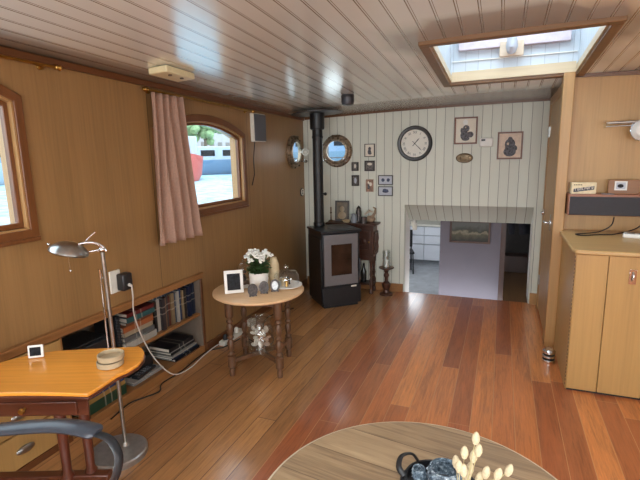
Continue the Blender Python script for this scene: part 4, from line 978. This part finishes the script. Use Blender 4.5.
for k, (x, y, rz, mat, lab) in enumerate(((-1.607, 2.715, 40, 'photo_dim', 'small oval pewter frame, left of three at front of round table'), (-1.565, 2.800, 25, 'photo_dim', 'small oval pewter frame, middle of three on round table'), (-1.512, 2.868, 20, 'photo_face', 'small oval frame with pale picture, right of three on round table'))):
    t = thing('oval_picture', lab, 'photo frame', P(x, y), group='small oval frames on the round table', rot=(-.2, 0, math.radians(rz)))
    el = lambda a, b: [(a * math.cos(2 * PI * i / 28), .048 + b * math.sin(2 * PI * i / 28)) for i in range(28)]
    mb = MB(); mb.ring(el(.036, .046), el(.023, .032), -.005, .006, XZ)
    for i in range(14): a = 2 * PI * i / 14; mb.ball((.031 * math.cos(a), -.007, .048 + .040 * math.sin(a)), .005, (1, .7, 1), 7, 5)
    obj('frame', mb, 'pewter', t)
    mb = MB(); mb.prism(el(.025, .034), -.002, .002, XZ); obj('photograph', mb, mat, t)
    mb = MB(); mb.tube([(0, .004, .06), (0, .035, .006)], .005, 6); mb.ball((-.022, -.002, .008), .007); mb.ball((.022, -.002, .008), .007); obj('feet', mb, 'pewter', t)
# glass dome behind the photo frame
t = thing('glass_cloche', 'small glass dome with ornament behind the white photo frame', 'cloche', P(-1.845, 2.985))
mb = MB(); mb.lathe([(.062, 0), (.062, .012), (.055, .016), (0, .016)], n=28); obj('base', mb, 'stool_leg', t)
mb = MB(); mb.lathe([(.052, .016), (.052, .11), (.045, .145), (.025, .168), (0, .174)], n=28, cap=False); mb.ball((0, 0, .185), .012); obj('dome', mb, 'jar_glass', t)
mb = MB(); mb.ball((0, 0, .05), .022, (1, .8, 1.5)); mb.ball((0.01, 0, .10), .014); obj('ornament', mb, 'pewter', t)
lathe_thing('vase', 'tall narrow cream vase just behind the flower pot', 'vase', P(-1.628, 3.085), [(0, 0), (.036, 0), (.04, .02), (.04, .15), (.028, .19), (.026, .205), (.022, .205), (.022, .15), (0, .02)], 'cream')
t = lathe_thing('saucer', 'small white saucer between photo frame and flower pot', 'saucer', P(-1.795, 2.90), [(0, 0), (.03, 0), (.05, .01), (.049, .013), (.028, .005), (0, .005)], 'pot')
t = thing('cake_plate', 'white plate under the glass dome at right of round table', 'plate', P(-1.485, 3.012))
mb = MB(); mb.lathe([(0, 0), (.06, 0), (.075, .01), (.118, .018), (.118, .022), (.07, .016), (0, .014)], n=40); obj('plate', mb, 'pot', t)
t = thing('glass_dome', 'low clear glass dome with knob covering the white plate', 'glass dome', (-1.485, 3.012, TZ + .0222))
mb = MB(); mb.lathe([(.094, 0), (.096, .02), (.095, .075), (.078, .10), (.035, .112), (.012, .115)], n=36, cap=False); obj('bell', mb, 'jar_glass', t)
mb = MB(); mb.lathe([(.012, .113), (.01, .121), (.021, .132), (.019, .146), (0, .152)], n=20); obj('knob', mb, 'jar_glass', t)
for k, (dx, dy, mat, lab) in enumerate(((-.022, -.02, 'cream', 'tiny cream figurine under glass dome, on the left'), (.014, -.03, 'brass', 'tiny brass figurine under glass dome, on the right'), (.0, .03, 'dark_plastic', 'tiny dark figurine at back under glass dome'))):
    lathe_thing('figurine', lab, 'figurine', (-1.485 + dx, 3.012 + dy, TZ + .0165), [(.016, 0), (.012, .01), (.015, .03), (.008, .042), (.012, .055), (0, .062)], mat, 'figurines under the glass dome', 12)

# ------------------------------------------------------------------ oak sideboard at right
CX0, CX1, CY0, CZ = 0.468, 2.26, 3.265, 0.95
t = thing('oak_sideboard', 'light oak sideboard with plain doors along the right wall', 'sideboard', (0, 0, 0))
mb = MB(); mb.bb(CX0, CX1, CY0 + .02, YC - .004, 0.0, CZ); obj('body', mb, 'cab_wood', t)
mb = MB(); xa, xb, ya, yb = CX0 - .022, CX1 + .01, CY0 - .028, YC - .003; q = .05
mb.prism([(xa + .012, ya + q * .5), (xa + q * .3, ya + q * .2), (xa + q, ya), (xb, ya), (xb, yb), (xa, yb), (xa, ya + q)], CZ, CZ + .028); obj('worktop', mb, 'cab_top', t, .007, seg=3)
xd = [CX0 + .002, CX0 + .185, CX0 + .43, CX0 + .76, CX0 + 1.1, CX0 + 1.45, CX1]
for k in range(6):
    mb = MB(); mb.bb(xd[k] + .0025, xd[k + 1] - .0025, CY0, CY0 + .02, .015, CZ - .006); d = obj('door' if k else 'end_panel', mb, 'cab_wood', t, .002)
    if k == 1:
        mb = MB(); mb.bb(xd[k] + .115, xd[k] + .155, CY0 - .004, CY0, .77, .865); mb.tube([(xd[k] + .135, CY0 - .004, .85), (xd[k] + .135, CY0 - .018, .83), (xd[k] + .135, CY0 - .016, .79)], .006, 8); obj('handle', mb, 'chrome', d, .002)
mb = MB()
for k in range(34):
    z = .03 + k * .0268; mb.bb(CX0 - .0012, CX0 + .002, CY0 + .0195, CY0 + .0215, z, z + .016)
obj('piano_hinge', mb, 'dark_plastic', t)
mb = MB(); mb.bb(CX0 + .01, CX1, CY0 + .012, CY0 + .03, 0, .014); obj('plinth_gap', mb, 'black', t)
# doorstop
t = thing('door_stop', 'chrome and black ringed doorstop on floor beside the sideboard', 'doorstop', (.403, 3.70, 0))
mb = MB(); mb.lathe([(.04, 0), (.046, .006), (.046, .018), (.042, .022)], n=28); mb.lathe([(.042, .036), (.046, .04), (.046, .052), (.042, .056)], n=28); mb.lathe([(.042, .07), (.046, .074), (.046, .09), (.035, .10), (0, .102)], n=28); obj('chrome_rings', mb, 'chrome', t)
mb = MB(); mb.lathe([(.042, .02), (.043, .024), (.043, .036)], n=28); mb.lathe([(.042, .056), (.043, .06), (.043, .072)], n=28); obj('rubber_rings', mb, 'black', t)
# long dark speaker shelf
t = thing('long_speaker', 'long dark grey cloth-fronted speaker with reddish wood case on right wall', 'speaker', (.478, 3.92, 1.115))
mb = MB(); mb.bb(0, 1.3, 0, YC - 3.92 - .003, 0, .16); obj('case', mb, 'redwood', t, .005)
mb = MB(); mb.bb(.012, 1.288, -.008, .004, .004, .142); obj('grille_cloth', mb, 'dark_cloth', t, .003)
mb = MB(); mb.bb(.22, .30, .0, .03, .16, .166); obj('control_pad', mb, 'grey_plastic', t, .002)
# things on it
t = thing('card_box', 'small cream card box with dark slanted lettering on long speaker', 'box', (.58, 3.99, 1.275), math.radians(6))
mb = MB(); mb.bb(-.085, .085, -.025, .025, 0, .085); obj('carton', mb, plain('cream_card', rgb(232, 216, 180), .6), t, .002)
mb = MB(); mb.hexa([(-.07, -.0262, .012), (.07, -.0262, .032), (.07, -.025, .032), (-.07, -.025, .012), (-.07, -.0262, .038), (.07, -.0262, .06), (.07, -.025, .06), (-.07, -.025, .038)]); b_ = obj('lettering_band', mb, 'ink', t)
mb = MB()
for k in range(8):
    x = -.06 + k * .016; z = .022 + (x + .07) * .143; mb.bb(x, x + .003, -.0275, -.026, z, z + .02); mb.bb(x + .003, x + .009, -.0275, -.026, z + (.0 if k % 2 else .016), z + (.004 if k % 2 else .02)); 
    if k % 3: mb.bb(x + .008, x + .011, -.0275, -.026, z + .002, z + .019)
obj('lettering', mb, 'paper', b_)
mb = MB()
for k in range(5): mb.bb(-.07 + k * .012, -.062 + k * .012, -.0265, -.025, .064, .072)
obj('small_lettering', mb, 'oldbrass', t)
t = thing('wooden_block', 'brown wooden block with small square photo on long speaker', 'photo block', (.835, 4.0, 1.275), math.radians(-3))
mb = MB(); mb.bb(-.09, .11, -.02, .02, 0, .105); obj('block', mb, veneer('block_wood', rgb(140, 92, 50), 0, .4, .5), t, .003)
mb = MB(); mb.ring(r4(-.05, .03, .028, .095), r4(-.04, .02, .037, .086), .02, .024, XZ); obj('photo_border', mb, 'white', t)
mb = MB(); mb.bb(-.042, .022, -.022, -.0195, .035, .088); p = obj('photograph', mb, 'bluepaper', t)
mb = MB(); mb.ball((-.012, -.022, .06), .02, (1, .06, .7)); obj('dark_subject', mb, 'photo_dark', p)
mb = MB(); mb.tube(smooth([(0.80, 3.98, 1.10), (0.78, 3.95, 1.04), (0.70, 3.92, .995), (0.58, 3.86, .985), (0.535, 3.83, .985), (0.57, 3.78, .985), (0.68, 3.84, .985), (0.8, 3.87, .99), (0.95, 3.95, 1.03), (1.0, 3.99, 1.11)]), .0045, 8)
tag(obj('speaker_cable', mb, 'cord_black'), 'black cable looping from long speaker onto the sideboard', 'cable')
t = thing('white_gadget', 'small white and silver gadget lying on the sideboard', 'gadget', (.90, 3.80, .978), math.radians(-12))
mb = MB(); mb.bb(-.07, .09, -.035, .035, 0, .03); obj('body', mb, 'white', t, .008)
mb = MB(); mb.bb(-.065, .0, -.03, .03, .03, .04); obj('lid', mb, 'brushed', t, .006)
# swing-arm wall lamp
t = thing('wall_lamp', 'chrome wall lamp bar with round white shade at right edge', 'wall lamp', (0, 0, 0))
mb = MB(); mb.cyl((.69, 3.95, 1.792), (1.2, 3.95, 1.80), .010, n=14); mb.cyl((.69, 3.95, 1.768), (1.2, 3.95, 1.776), .006, n=10); obj('bar', mb, 'satin', t)
mb = MB(); mb.bb(.672, .69, 3.93, 3.97, 1.755, 1.808); obj('end_cap', mb, 'jar_glass', t, .003)
mb = MB(); mb.cyl((1.1, 3.95, 1.79), (1.1, YC, 1.79), .012); mb.lathe([(.05, 0), (.05, .012), (0, .016)], n=24, M4=T(1.1, YC, 1.79) @ R(PI / 2, 'X')); obj('wall_plate', mb, 'chrome', t)
mb = MB(); mb.lathe([(.0, -.04), (.045, -.036), (.068, -.012), (.072, .0), (.066, .008), (0, .012)], n=32, M4=T(.915, 3.945, 1.735) @ R(PI / 2, 'X') @ R(PI, 'X')); obj('shade', mb, 'white', t)
mb = MB(); mb.torus((.915, 3.945, 1.735), .072, .006, R(PI / 2, 'X'), 32, 8); mb.cyl((.915, 3.95, 1.795), (.915, 3.95, 1.81), .014); obj('shade_rim', mb, 'chrome', t)

# ------------------------------------------------------------------ coffee table and what stands on it
KX, KY, KZ = -.185, 1.29, .45
t = thing('coffee_table', 'large round weathered oak coffee table in foreground', 'coffee table', (KX, KY, 0), math.radians(-8))
mb = MB(); mb.lathe([(0, KZ - .034), (.535, KZ - .034), (.545, KZ - .028), (.545, KZ - .004), (.541, KZ), (0, KZ)], n=96); obj('top', mb, 'coffee', t)
mb = MB(); mb.lathe([(.545, KZ - .036), (.553, KZ - .036), (.553, KZ - .005), (.545, KZ - .003)], n=96, cap=False); obj('edge_band', mb, 'edge', t)
for k in range(4):
    a = PI / 4 + k * PI / 2; mb = MB(); mb.cyl((.3 * math.cos(a), .3 * math.sin(a), KZ - .034), (.36 * math.cos(a), .36 * math.sin(a), 0), .028, .018, 14); obj('leg', mb, 'iron', t)
t = thing('wire_tray', 'black metal tray with loop handles on the coffee table', 'tray', (-.143, 1.440, KZ), math.radians(-20))
el = lambda a, b, n=36: [(a * math.cos(2 * PI * i / n), b * math.sin(2 * PI * i / n)) for i in range(n)]
mb = MB(); mb.prism(el(.148, .122), 0, .008); obj('base', mb, 'black', t, .002)
mb = MB(); mb.ring(el(.13, .11), el(.122, .102), 0.0085, .035); obj('rim', mb, 'black', t)
for s in (1, -1):
    pts = smooth([(s * -.118, -.05, .03), (s * -.142, -.046, .052), (s * -.158, 0, .062), (s * -.142, .046, .052), (s * -.118, .05, .03)])
    mb = MB(); mb.tube(pts, (.011, .005), 8); obj('handle', mb, 'black', t)
for k, (x, y, r, h, lab) in enumerate(((-.135, 1.462, .057, .07, 'wide smoky glass tea-light jar at back of the black tray'), (-.155, 1.378, .026, .075, 'smoky glass tea-light jar at front of the black tray'), (-.222, 1.455, .024, .05, 'small dark glass tea-light cup beside the tray handle'))):
    t = thing('tealight_jar', lab, 'candle jar', (x, y, KZ + .0085), group='tea-light jars on the black tray')
    mb = MB(); mb.lathe([(0, 0), (r * .7, 0), (r * .95, h * .2), (r * 1.08, h * .5), (r * 1.0, h * .85), (r * .90, h), (r * .82, h), (r * .92, h * .8), (r * .98, h * .5), (r * .84, h * .22), (0, h * .12)], n=30, cap=False)
    for i in range(40):
        a = i * 2.4; zz = h * (.2 + .6 * (i / 40)); rr = r * 1.04; mb.ball((rr * math.cos(a), rr * math.sin(a), zz), r * .075, (1, 1, 1), 6, 5)
    obj('glass', mb, 'mottled_glass', t)
    mb = MB(); mb.lathe([(r * .5, h * .13), (r * .5, h * .3), (0, h * .3)], n=16); obj('tealight', mb, 'iron', t)
t = thing('dried_grass_vase', 'dried bunny-tail grass in small vase at front of coffee table', 'dried grass', (-.065, 1.215, KZ))
mb = MB(); mb.lathe([(0, 0), (.03, 0), (.038, .03), (.03, .07), (.016, .09), (.018, .1), (.013, .1), (.012, .08), (0, .01)], n=24, cap=False); obj('vase', mb, 'pot', t)
HEADS = [(-0.033, 1.259, 0.79), (-0.025, 1.284, 0.737), (-0.063, 1.27, 0.73), (-0.038, 1.288, 0.711), (-0.087, 1.29, 0.679), (-0.075, 1.245, 0.698), (-0.062, 1.241, 0.692), (-0.047, 1.307, 0.655), (-0.001, 1.261, 0.687), (0.031, 1.259, 0.691), (0.061, 1.32, 0.668), (-0.053, 1.278, 0.644), (-0.02, 1.307, 0.628)]
for k, (x, y, z) in enumerate(HEADS):
    p = Vector((x + .065, y - 1.215, z - KZ)); d = (p - Vector((0, 0, .09))); dn = d.normalized()
    mb = MB(); mb.tube(smooth([(0, 0, .02), Vector((0, 0, .1)) + dn * .02, Vector((0, 0, .09)) + d * .6 + Vector((0, 0, .012)), p]), .0012, 5); s_ = obj('stalk', mb, 'stem', t)
    q = (dn + Vector((0, 0, .9))).to_track_quat('Z', 'Y').to_matrix().to_4x4()
    mb = MB(); mb.lathe([(0, -.019), (.007, -.015), (.0115, -.003), (.0105, .009), (.006, .018), (0, .023)], n=12, M4=T(*p) @ q); obj('seed_head', mb, 'bunny', s_)

# ------------------------------------------------------------------ kitchen and landing beyond the low opening
KF = -.82
mb = MB(); mb.bb(-2.7, -.6, YB + .09, 10.6, KF - .05, KF); struct('floor_kitchen', mb, 'kit_floor')
mb = MB(); mb.bb(-2.8, -2.7, YB + .09, 10.7, KF - .05, 1.2); struct('wall_kitchen_left', mb, 'white')
mb = MB(); mb.bb(-2.8, 1.4, 10.6, 10.7, KF - .05, 1.2); struct('wall_kitchen_back', mb, 'white')
mb = MB(); mb.bb(-2.8, 1.4, YB + .09, 10.7, 1.2, 1.26); struct('ceiling_kitchen', mb, 'white')
mb = MB(); mb.bb(-.66, .037, 5.56, 5.60, KF, 1.2); mb.bb(-.66, -.62, 5.6, 10.6, KF, 1.2); struct('wall_lavender', mb, 'lav')
mb = MB(); mb.bb(.02, .075, 5.54, 5.66, -.85, 1.2); struct('trim_8', mb, 'red_post')
mb = MB(); mb.bb(.075, .45, YB + .02, 6.6, -.12, -.012); struct('floor_landing', mb, 'land_wood')
mb = MB(); mb.bb(.43, .5, YB + .36, 6.9, -.1, 1.2); mb.bb(-.6, .5, 6.75, 6.85, -.1, 1.2); struct('wall_landing', mb, 'dark_room')
mb = MB(); mb.bb(.08, .42, 6.52, 6.74, -.01, .22); tag(obj('blanket_chest', mb, 'red_post', bev=.008), 'low dark chest at back of the dim landing', 'chest')
t = thing('hanging_coat', 'dark coat hanging in the dim landing right of lavender wall', 'coat', (.28, 6.2, .93))
mb = MB(); mb.tube(smooth([(0, 0, .1), (0, 0, 0), (.0, 0, -.18), (.02, 0, -.35)]), [(.03, .03), (.05, .04)] + [(.11, .06)] * 6 + [(.12, .07)] * 5 + [(.07, .05)] * 6, 14); obj('body', mb, 'coat', t)
mb = MB(); mb.tube([(-.09, 0, -.02), (-.14, .0, -.2), (-.13, -.02, -.36)], [.04, .045, .03], 10); obj('sleeve', mb, 'coat', t)
mb = MB(); mb.tube([(0, 0, .06), (0, 0, .27)], .004, 6); obj('hook', mb, 'iron', t)
t = thing('landscape_painting', 'dark framed landscape painting hanging on lavender wall', 'painting', (-.32, 5.56, .685))
mb = MB(); mb.ring(r4(-.228, .228, -.135, .135), r4(-.205, .205, -.112, .112), 0, .025, XZ); obj('frame', mb, 'dark_oak', t, .003)
def landscape():
    g = NT('landscape_canvas'); s, x, y, z = g.xyz()
    n = g.noise(s, 14, 5); zz = g.math('ADD', z, g.math('MULTIPLY', g.math('SUBTRACT', n, .5), .16))
    col = g.ramp(g.math('ADD', g.math('MULTIPLY', zz, 4.0), .5), [(0.1, rgb(44, 42, 34)), (.35, rgb(76, 74, 54)), (.46, rgb(128, 120, 100)), (.56, rgb(44, 48, 36)), (.8, rgb(84, 86, 82))])
    g.bsdf(col, .5); return g.m
mb = MB(); mb.bb(-.21, .21, -.012, -.004, -.116, .116); obj('canvas', mb, landscape(), t)
# kitchen units
for k, (x0, x1) in enumerate(((-2.45, -1.99), (-1.985, -1.53), (-1.525, -.70))):
    t = thing('kitchen_unit', ['white kitchen drawer unit at left end of the row', 'white kitchen drawer unit seen in left half of opening', 'white kitchen drawer unit next to lavender wall'][k], 'kitchen unit', (0, 9.98, KF), group='white kitchen units')
    mb = MB(); mb.bb(x0, x1, .02, .6, .1, .86); obj('body', mb, 'kit_white', t)
    mb = MB(); mb.bb(x0, x1, .05, .5, 0, .1); obj('plinth', mb, 'kit_grey', t)
    for z0, z1 in ((.105, .46), (.468, .66), (.668, .855)):
        mb = MB(); mb.bb(x0 + .003, x1 - .003, 0, .02, z0, z1); d = obj('drawer', mb, 'kit_white', t, .002)
        mb = MB(); mb.bb(x0 + .003, x1 - .003, -.006, .0, z1 - .012, z1 - .004); obj('handle', mb, 'kit_grey', d)
mb = MB(); mb.bb(-2.6, -.66, 9.94, 10.58, KF + .86, KF + .90); tag(obj('kitchen_worktop', mb, 'offwhite', bev=.004), 'pale worktop over the white kitchen units', 'worktop')
t = thing('tea_towel', 'white cloth hanging at upper left of the low opening', 'towel', (-1.05, 5.62, .73))
mb = MB(); mb.tube(smooth([(0.06, 0, .10), (.06, 0, .04), (.07, 0, -.02), (.075, 0, -.06)]), [(.02, .015)] * 5 + [(.035, .02)] * 10 + [(.03, .018)] * 4, 12); obj('cloth', mb, 'offwhite', t)
mb = MB(); mb.tube([(0.06, 0, .1), (.06, 0, .45)], .003, 6); obj('hook', mb, 'iron', t)
t = thing('kitchen_chair', 'dark kitchen chair at left side of the low opening', 'chair', (-1.82, 9.2, KF), .3)
mb = MB(); mb.bb(-.2, .2, -.2, .2, .42, .46); obj('seat', mb, 'dark_plastic', t, .01)
mb = MB(); mb.bb(-.2, .2, .17, .2, .5, .86); obj('backrest', mb, 'dark_plastic', t, .01)
for sx in (-1, 1):
    for sy in (-1, 1):
        mb = MB(); mb.cyl((sx * .18, sy * .18, 0), (sx * .17, sy * .17, .86 if sy > 0 else .42), .014); obj('leg', mb, 'dark_plastic', t)

# ------------------------------------------------------------------ outside: water, quay, boats, trees, houses
WZ = 0.35
mb = MB(); mb.poly([(-2.6, -60, WZ), (-2.6, 90, WZ), (-90, 90, WZ), (-90, -60, WZ)]); w = struct('water', mb, 'water')
mb = MB(); mb.poly([(2.6, -60, -.3), (2.6, 60, -.3), (60, 60, -.3), (60, -60, -.3)]); struct('ground', mb, plain('quay_paving', rgb(190, 186, 178), .8))
M['quay'] = plain('quay_stone', rgb(150, 150, 146), .8, var=.1, scale=2)
mb = MB(); mb.hexa([(-34, -30, WZ - .2), (-33, 60, WZ - .2), (-60, 60, WZ - .2), (-60, -30, WZ - .2), (-34, -30, 1.5), (-33, 60, 1.5), (-60, 60, 1.5), (-60, -30, 1.5)]); struct('ground_quay', mb, 'quay')
def boat(label, loc, rz, L, B, Hh, hull, cab, stripe='white'):
    t = thing('moored_boat', label, 'boat', loc, rz, 'boats moored across the water')
    n = 14; mb = MB(); rings = []
    for i in range(n + 1):
        u = i / n; w = B / 2 * (1 - max(0, (u - .55) / .45) ** 2.2) * (.9 + .1 * min(1, u * 4)); xx = -L / 2 + L * u; sh = Hh * (1 + .25 * (u - .4) ** 2 * 2)
        w = max(w, .03)
        rings.append([mb.b.verts.new(q) for q in ((xx, -w, sh), (xx, -w * .85, .25 * Hh), (xx, -w * .5, -.2), (xx, w * .5, -.2), (xx, w * .85, .25 * Hh), (xx, w, sh))])
    for a, b in zip(rings, rings[1:]):
        for i in range(5): mb.b.faces.new((a[i], a[i + 1], b[i + 1], b[i]))
        mb.b.faces.new((a[5], a[0], b[0], b[5]))
    mb.b.faces.new(rings[0]); mb.b.faces.new(rings[-1]); obj('hull', mb, hull, t)
    mb = MB(); mb.bb(-L * .36, L * .12, -B * .32, B * .32, Hh * .9, Hh * 1.9); obj('cabin', mb, cab, t, .08)
    mb = MB()
    for k in range(4): mb.bb(-L * .33 + k * L * .11, -L * .33 + k * L * .11 + L * .07, -B * .325, B * .325, Hh * 1.25, Hh * 1.65)
    obj('cabin_windows', mb, 'photo_dark', t)
    mb = MB(); mb.cyl((L * .16, 0, Hh), (L * .16, 0, Hh + L * .45), .05, n=8); obj('mast', mb, 'offwhite', t)
M['hull_red'] = plain('red_hull', rgb(176, 80, 70), .5); M['hull_blue'] = plain('blue_grey_hull', rgb(104, 130, 156), .5); M['hull_white'] = plain('white_hull', rgb(160, 174, 186), .5)
boat('long blue-grey boat across the water through the arched window', (-20.5, 30.5, WZ), math.radians(50), 15, 3.2, 1.1, 'hull_blue', 'hull_white')
boat('red-hulled boat with rounded bow beyond the curtain edge', (-16.9, 22.0, WZ), math.radians(-53), 5.0, 1.7, 1.3, 'hull_red', 'hull_white')
boat('white boat with pale cabin seen in the window at left edge', (-26, 18.0, WZ), math.radians(70), 11, 3.0, 1.2, 'hull_white', 'hull_blue')
M['hull_grey'] = plain('slate_hull', rgb(96, 120, 138), .5)
boat('added slate grey barge covering bright sky in the porthole right of the stove pipe', (-10.6, 30.0, WZ), math.radians(8), 12, 3.4, 1.5, 'hull_grey', 'hull_blue')  # invented barge, keeps the porthole from showing plain white sky
t = thing('deck_railing', 'thin steel deck railing outside the porthole on plank wall', 'railing', (-2.4, 7.2, 1.26))
for k in range(4):
    mb = MB(); mb.cyl((-1.2 + k * .8, .25 * k, 0), (-1.2 + k * .8, .25 * k, .62), .014, n=10); obj('post', mb, 'iron', t)
for z in (.30, .61):
    mb = MB(); mb.cyl((-1.25, -.02, z), (1.25, .78, z), .012, n=10); obj('rail', mb, 'iron', t)
M['tree'] = plain('harbour_tree_leaves', rgb(134, 160, 116), .8, var=.2, scale=1.5); M['bark'] = plain('tree_bark', rgb(110, 98, 84), .9)
def tree(x, y, h, label):
    t = thing('quay_tree', label, 'tree', (x, y, 1.5), group='trees on the far quay')
    mb = MB(); mb.cyl((0, 0, 0), (0, 0, h * .5), .25, .14, 10); obj('trunk', mb, 'bark', t)
    mb = MB()
    for k in range(60):
        d = Vector((random.gauss(0, 1), random.gauss(0, 1), random.gauss(0, .8))); d = d.normalized() * random.uniform(.3, 1)
        mb.ball((d.x * h * .34, d.y * h * .34, h * .62 + d.z * h * .32), h * .09, (1, 1, .8), 7, 5, R(random.uniform(0, 3), 'X'))
    obj('crown', mb, 'tree', t)
for k, (x, y, h, lab) in enumerate(((-37, 26, 8, 'green tree on far quay seen through window at left edge'), (-36, 38, 7, 'green tree on far quay, left in the arched window'), (-35.5, 50, 7, 'green tree on far quay, right in the arched window'), (-36, 19, 9, 'tall green tree beyond the window at left edge'))): tree(x, y, h, lab)
def house(label, x, y, w, h, mat):
    t = thing('quay_house', label, 'house', (x, y, 1.5), group='houses on the far quay')
    mb = MB(); mb.bb(-4, 4, -w / 2, w / 2, 0, h); obj('wall', mb, mat, t)
    mb = MB(); mb.hexa([(-4.3, -w / 2 - .3, h), (4.3, -w / 2 - .3, h), (4.3, w / 2 + .3, h), (-4.3, w / 2 + .3, h), (-.2, -w / 2 - .3, h + 3), (.2, -w / 2 - .3, h + 3), (.2, w / 2 + .3, h + 3), (-.2, w / 2 + .3, h + 3)]); obj('roof', mb, plain('roof_tile', rgb(150, 120, 106), .8), t)
    for k in range(int(w // 2.2)):
        for z in (1.0, 3.8):
            if z + 1.5 < h: mb = MB(); mb.bb(3.95, 4.05, -w / 2 + .8 + k * 2.2, -w / 2 + 1.9 + k * 2.2, z, z + 1.5); obj('window', mb, 'photo_grey', t)
M['house1'] = plain('pale_render', rgb(160, 158, 158), .8, var=.02, scale=1); M['house2'] = plain('brick_render', rgb(150, 126, 114), .8, var=.05, scale=1)
house('pale house on the far quay behind trees', -46, 30, 14, 6.5, 'house1'); house('brick house on the far quay behind trees', -46, 46, 14, 7.5, 'house2'); house('pale tall house at left on the far quay', -46, 62, 14, 6, 'house1'); house('brick house at left end of the far quay', -46, 14, 14, 7, 'house2')

# ------------------------------------------------------------------ light
W = bpy.data.worlds.new('sky'); S.world = W; W.use_nodes = True
wt = W.node_tree; wt.nodes.clear()
o_ = wt.nodes.new('ShaderNodeOutputWorld'); bg = wt.nodes.new('ShaderNodeBackground'); tc = wt.nodes.new('ShaderNodeTexCoord'); sp = wt.nodes.new('ShaderNodeSeparateXYZ'); cr = wt.nodes.new('ShaderNodeValToRGB')
wt.links.new(tc.outputs['Generated'], sp.inputs[0]); wt.links.new(sp.outputs[2], cr.inputs[0])
cr.color_ramp.elements[0].position = 0.0; cr.color_ramp.elements[0].color = (0.92, 0.96, 1.0, 1); cr.color_ramp.elements[1].position = 0.8; cr.color_ramp.elements[1].color = (0.72, 0.86, 1.0, 1)
wt.links.new(cr.outputs[0], bg.inputs[0]); bg.inputs[1].default_value = 4.6; wt.links.new(bg.outputs[0], o_.inputs[0])
def area(name, loc, aim, sx, sy, e, c):
    l = bpy.data.lights.new(name, 'AREA'); l.shape = 'RECTANGLE'; l.size = sx; l.size_y = sy; l.energy = e; l.color = c
    o = bpy.data.objects.new(name, l); COL.objects.link(o); o.location = loc
    o.rotation_euler = (Vector(aim) - Vector(loc)).to_track_quat('-Z', 'Y').to_euler(); return o
DAY = (0.90, 0.96, 1.0)
area('fill_roof_rear', (0, -.7, 2.75), (0, -.7, 0), 1.5, 1.6, 70, DAY)  # added fill lamp over the made-up roof opening
area('fill_side_fore', (XR + .25, 1.0, 1.5), (XR - 1, 1.0, 1.75), 1.4, .85, 18, DAY)  # added fill lamp outside an unseen side opening
area('fill_side_aft', (XR + .25, -1.2, 1.5), (XR - 1, -1.2, 1.75), 1.4, .85, 24, DAY)  # second added fill lamp, at the other unseen side opening
area('fill_rear', (0, YR - .25, 1.45), (0, 0, 2.3), 3.0, 1.05, 120, DAY)  # added lamp behind the viewer, tilted up to brighten the ceiling
area('daylight_skylight', (.025, 3.42, 3.0), (.025, 3.42, 0), 1.2, 1.4, 9, DAY)
kl = bpy.data.lights.new('kitchen_fill_light', 'AREA'); kl.size = .8; kl.energy = 20; kl.color = (0.9, 0.95, 1.0)
ko = bpy.data.objects.new('kitchen_fill_light', kl); COL.objects.link(ko); ko.location = (-1.7, 8.4, 1.17)  # added lamp without a fixture, stands in for the kitchen's daylight

# ------------------------------------------------------------------ camera
cd = bpy.data.cameras.new('camera'); cam = bpy.data.objects.new('camera', cd); COL.objects.link(cam); S.camera = cam
cd.sensor_fit = 'HORIZONTAL'; cd.sensor_width = 36.0; cd.lens = 455.0 / 640.0 * 36.0; cd.clip_start = 0.05; cd.clip_end = 300
p_, y_, r_ = math.radians(10.5), math.radians(21.8), math.radians(-1.14)
fwv = Vector((-math.sin(y_) * math.cos(p_), math.cos(y_) * math.cos(p_), -math.sin(p_))); rt = Vector((math.cos(y_), math.sin(y_), 0)); up = rt.cross(fwv)
r2 = rt * math.cos(r_) + up * math.sin(r_); u2 = -rt * math.sin(r_) + up * math.cos(r_)
cam.matrix_world = Matrix(((r2.x, u2.x, -fwv.x, 0), (r2.y, u2.y, -fwv.y, 0), (r2.z, u2.z, -fwv.z, 1.6), (0, 0, 0, 1)))
vs = S.view_settings; S.display_settings.display_device = 'sRGB'
vs.view_transform = 'Standard'; vs.look = 'None'; vs.exposure = 0.0; vs.gamma = 1.0; vs.use_curve_mapping = False
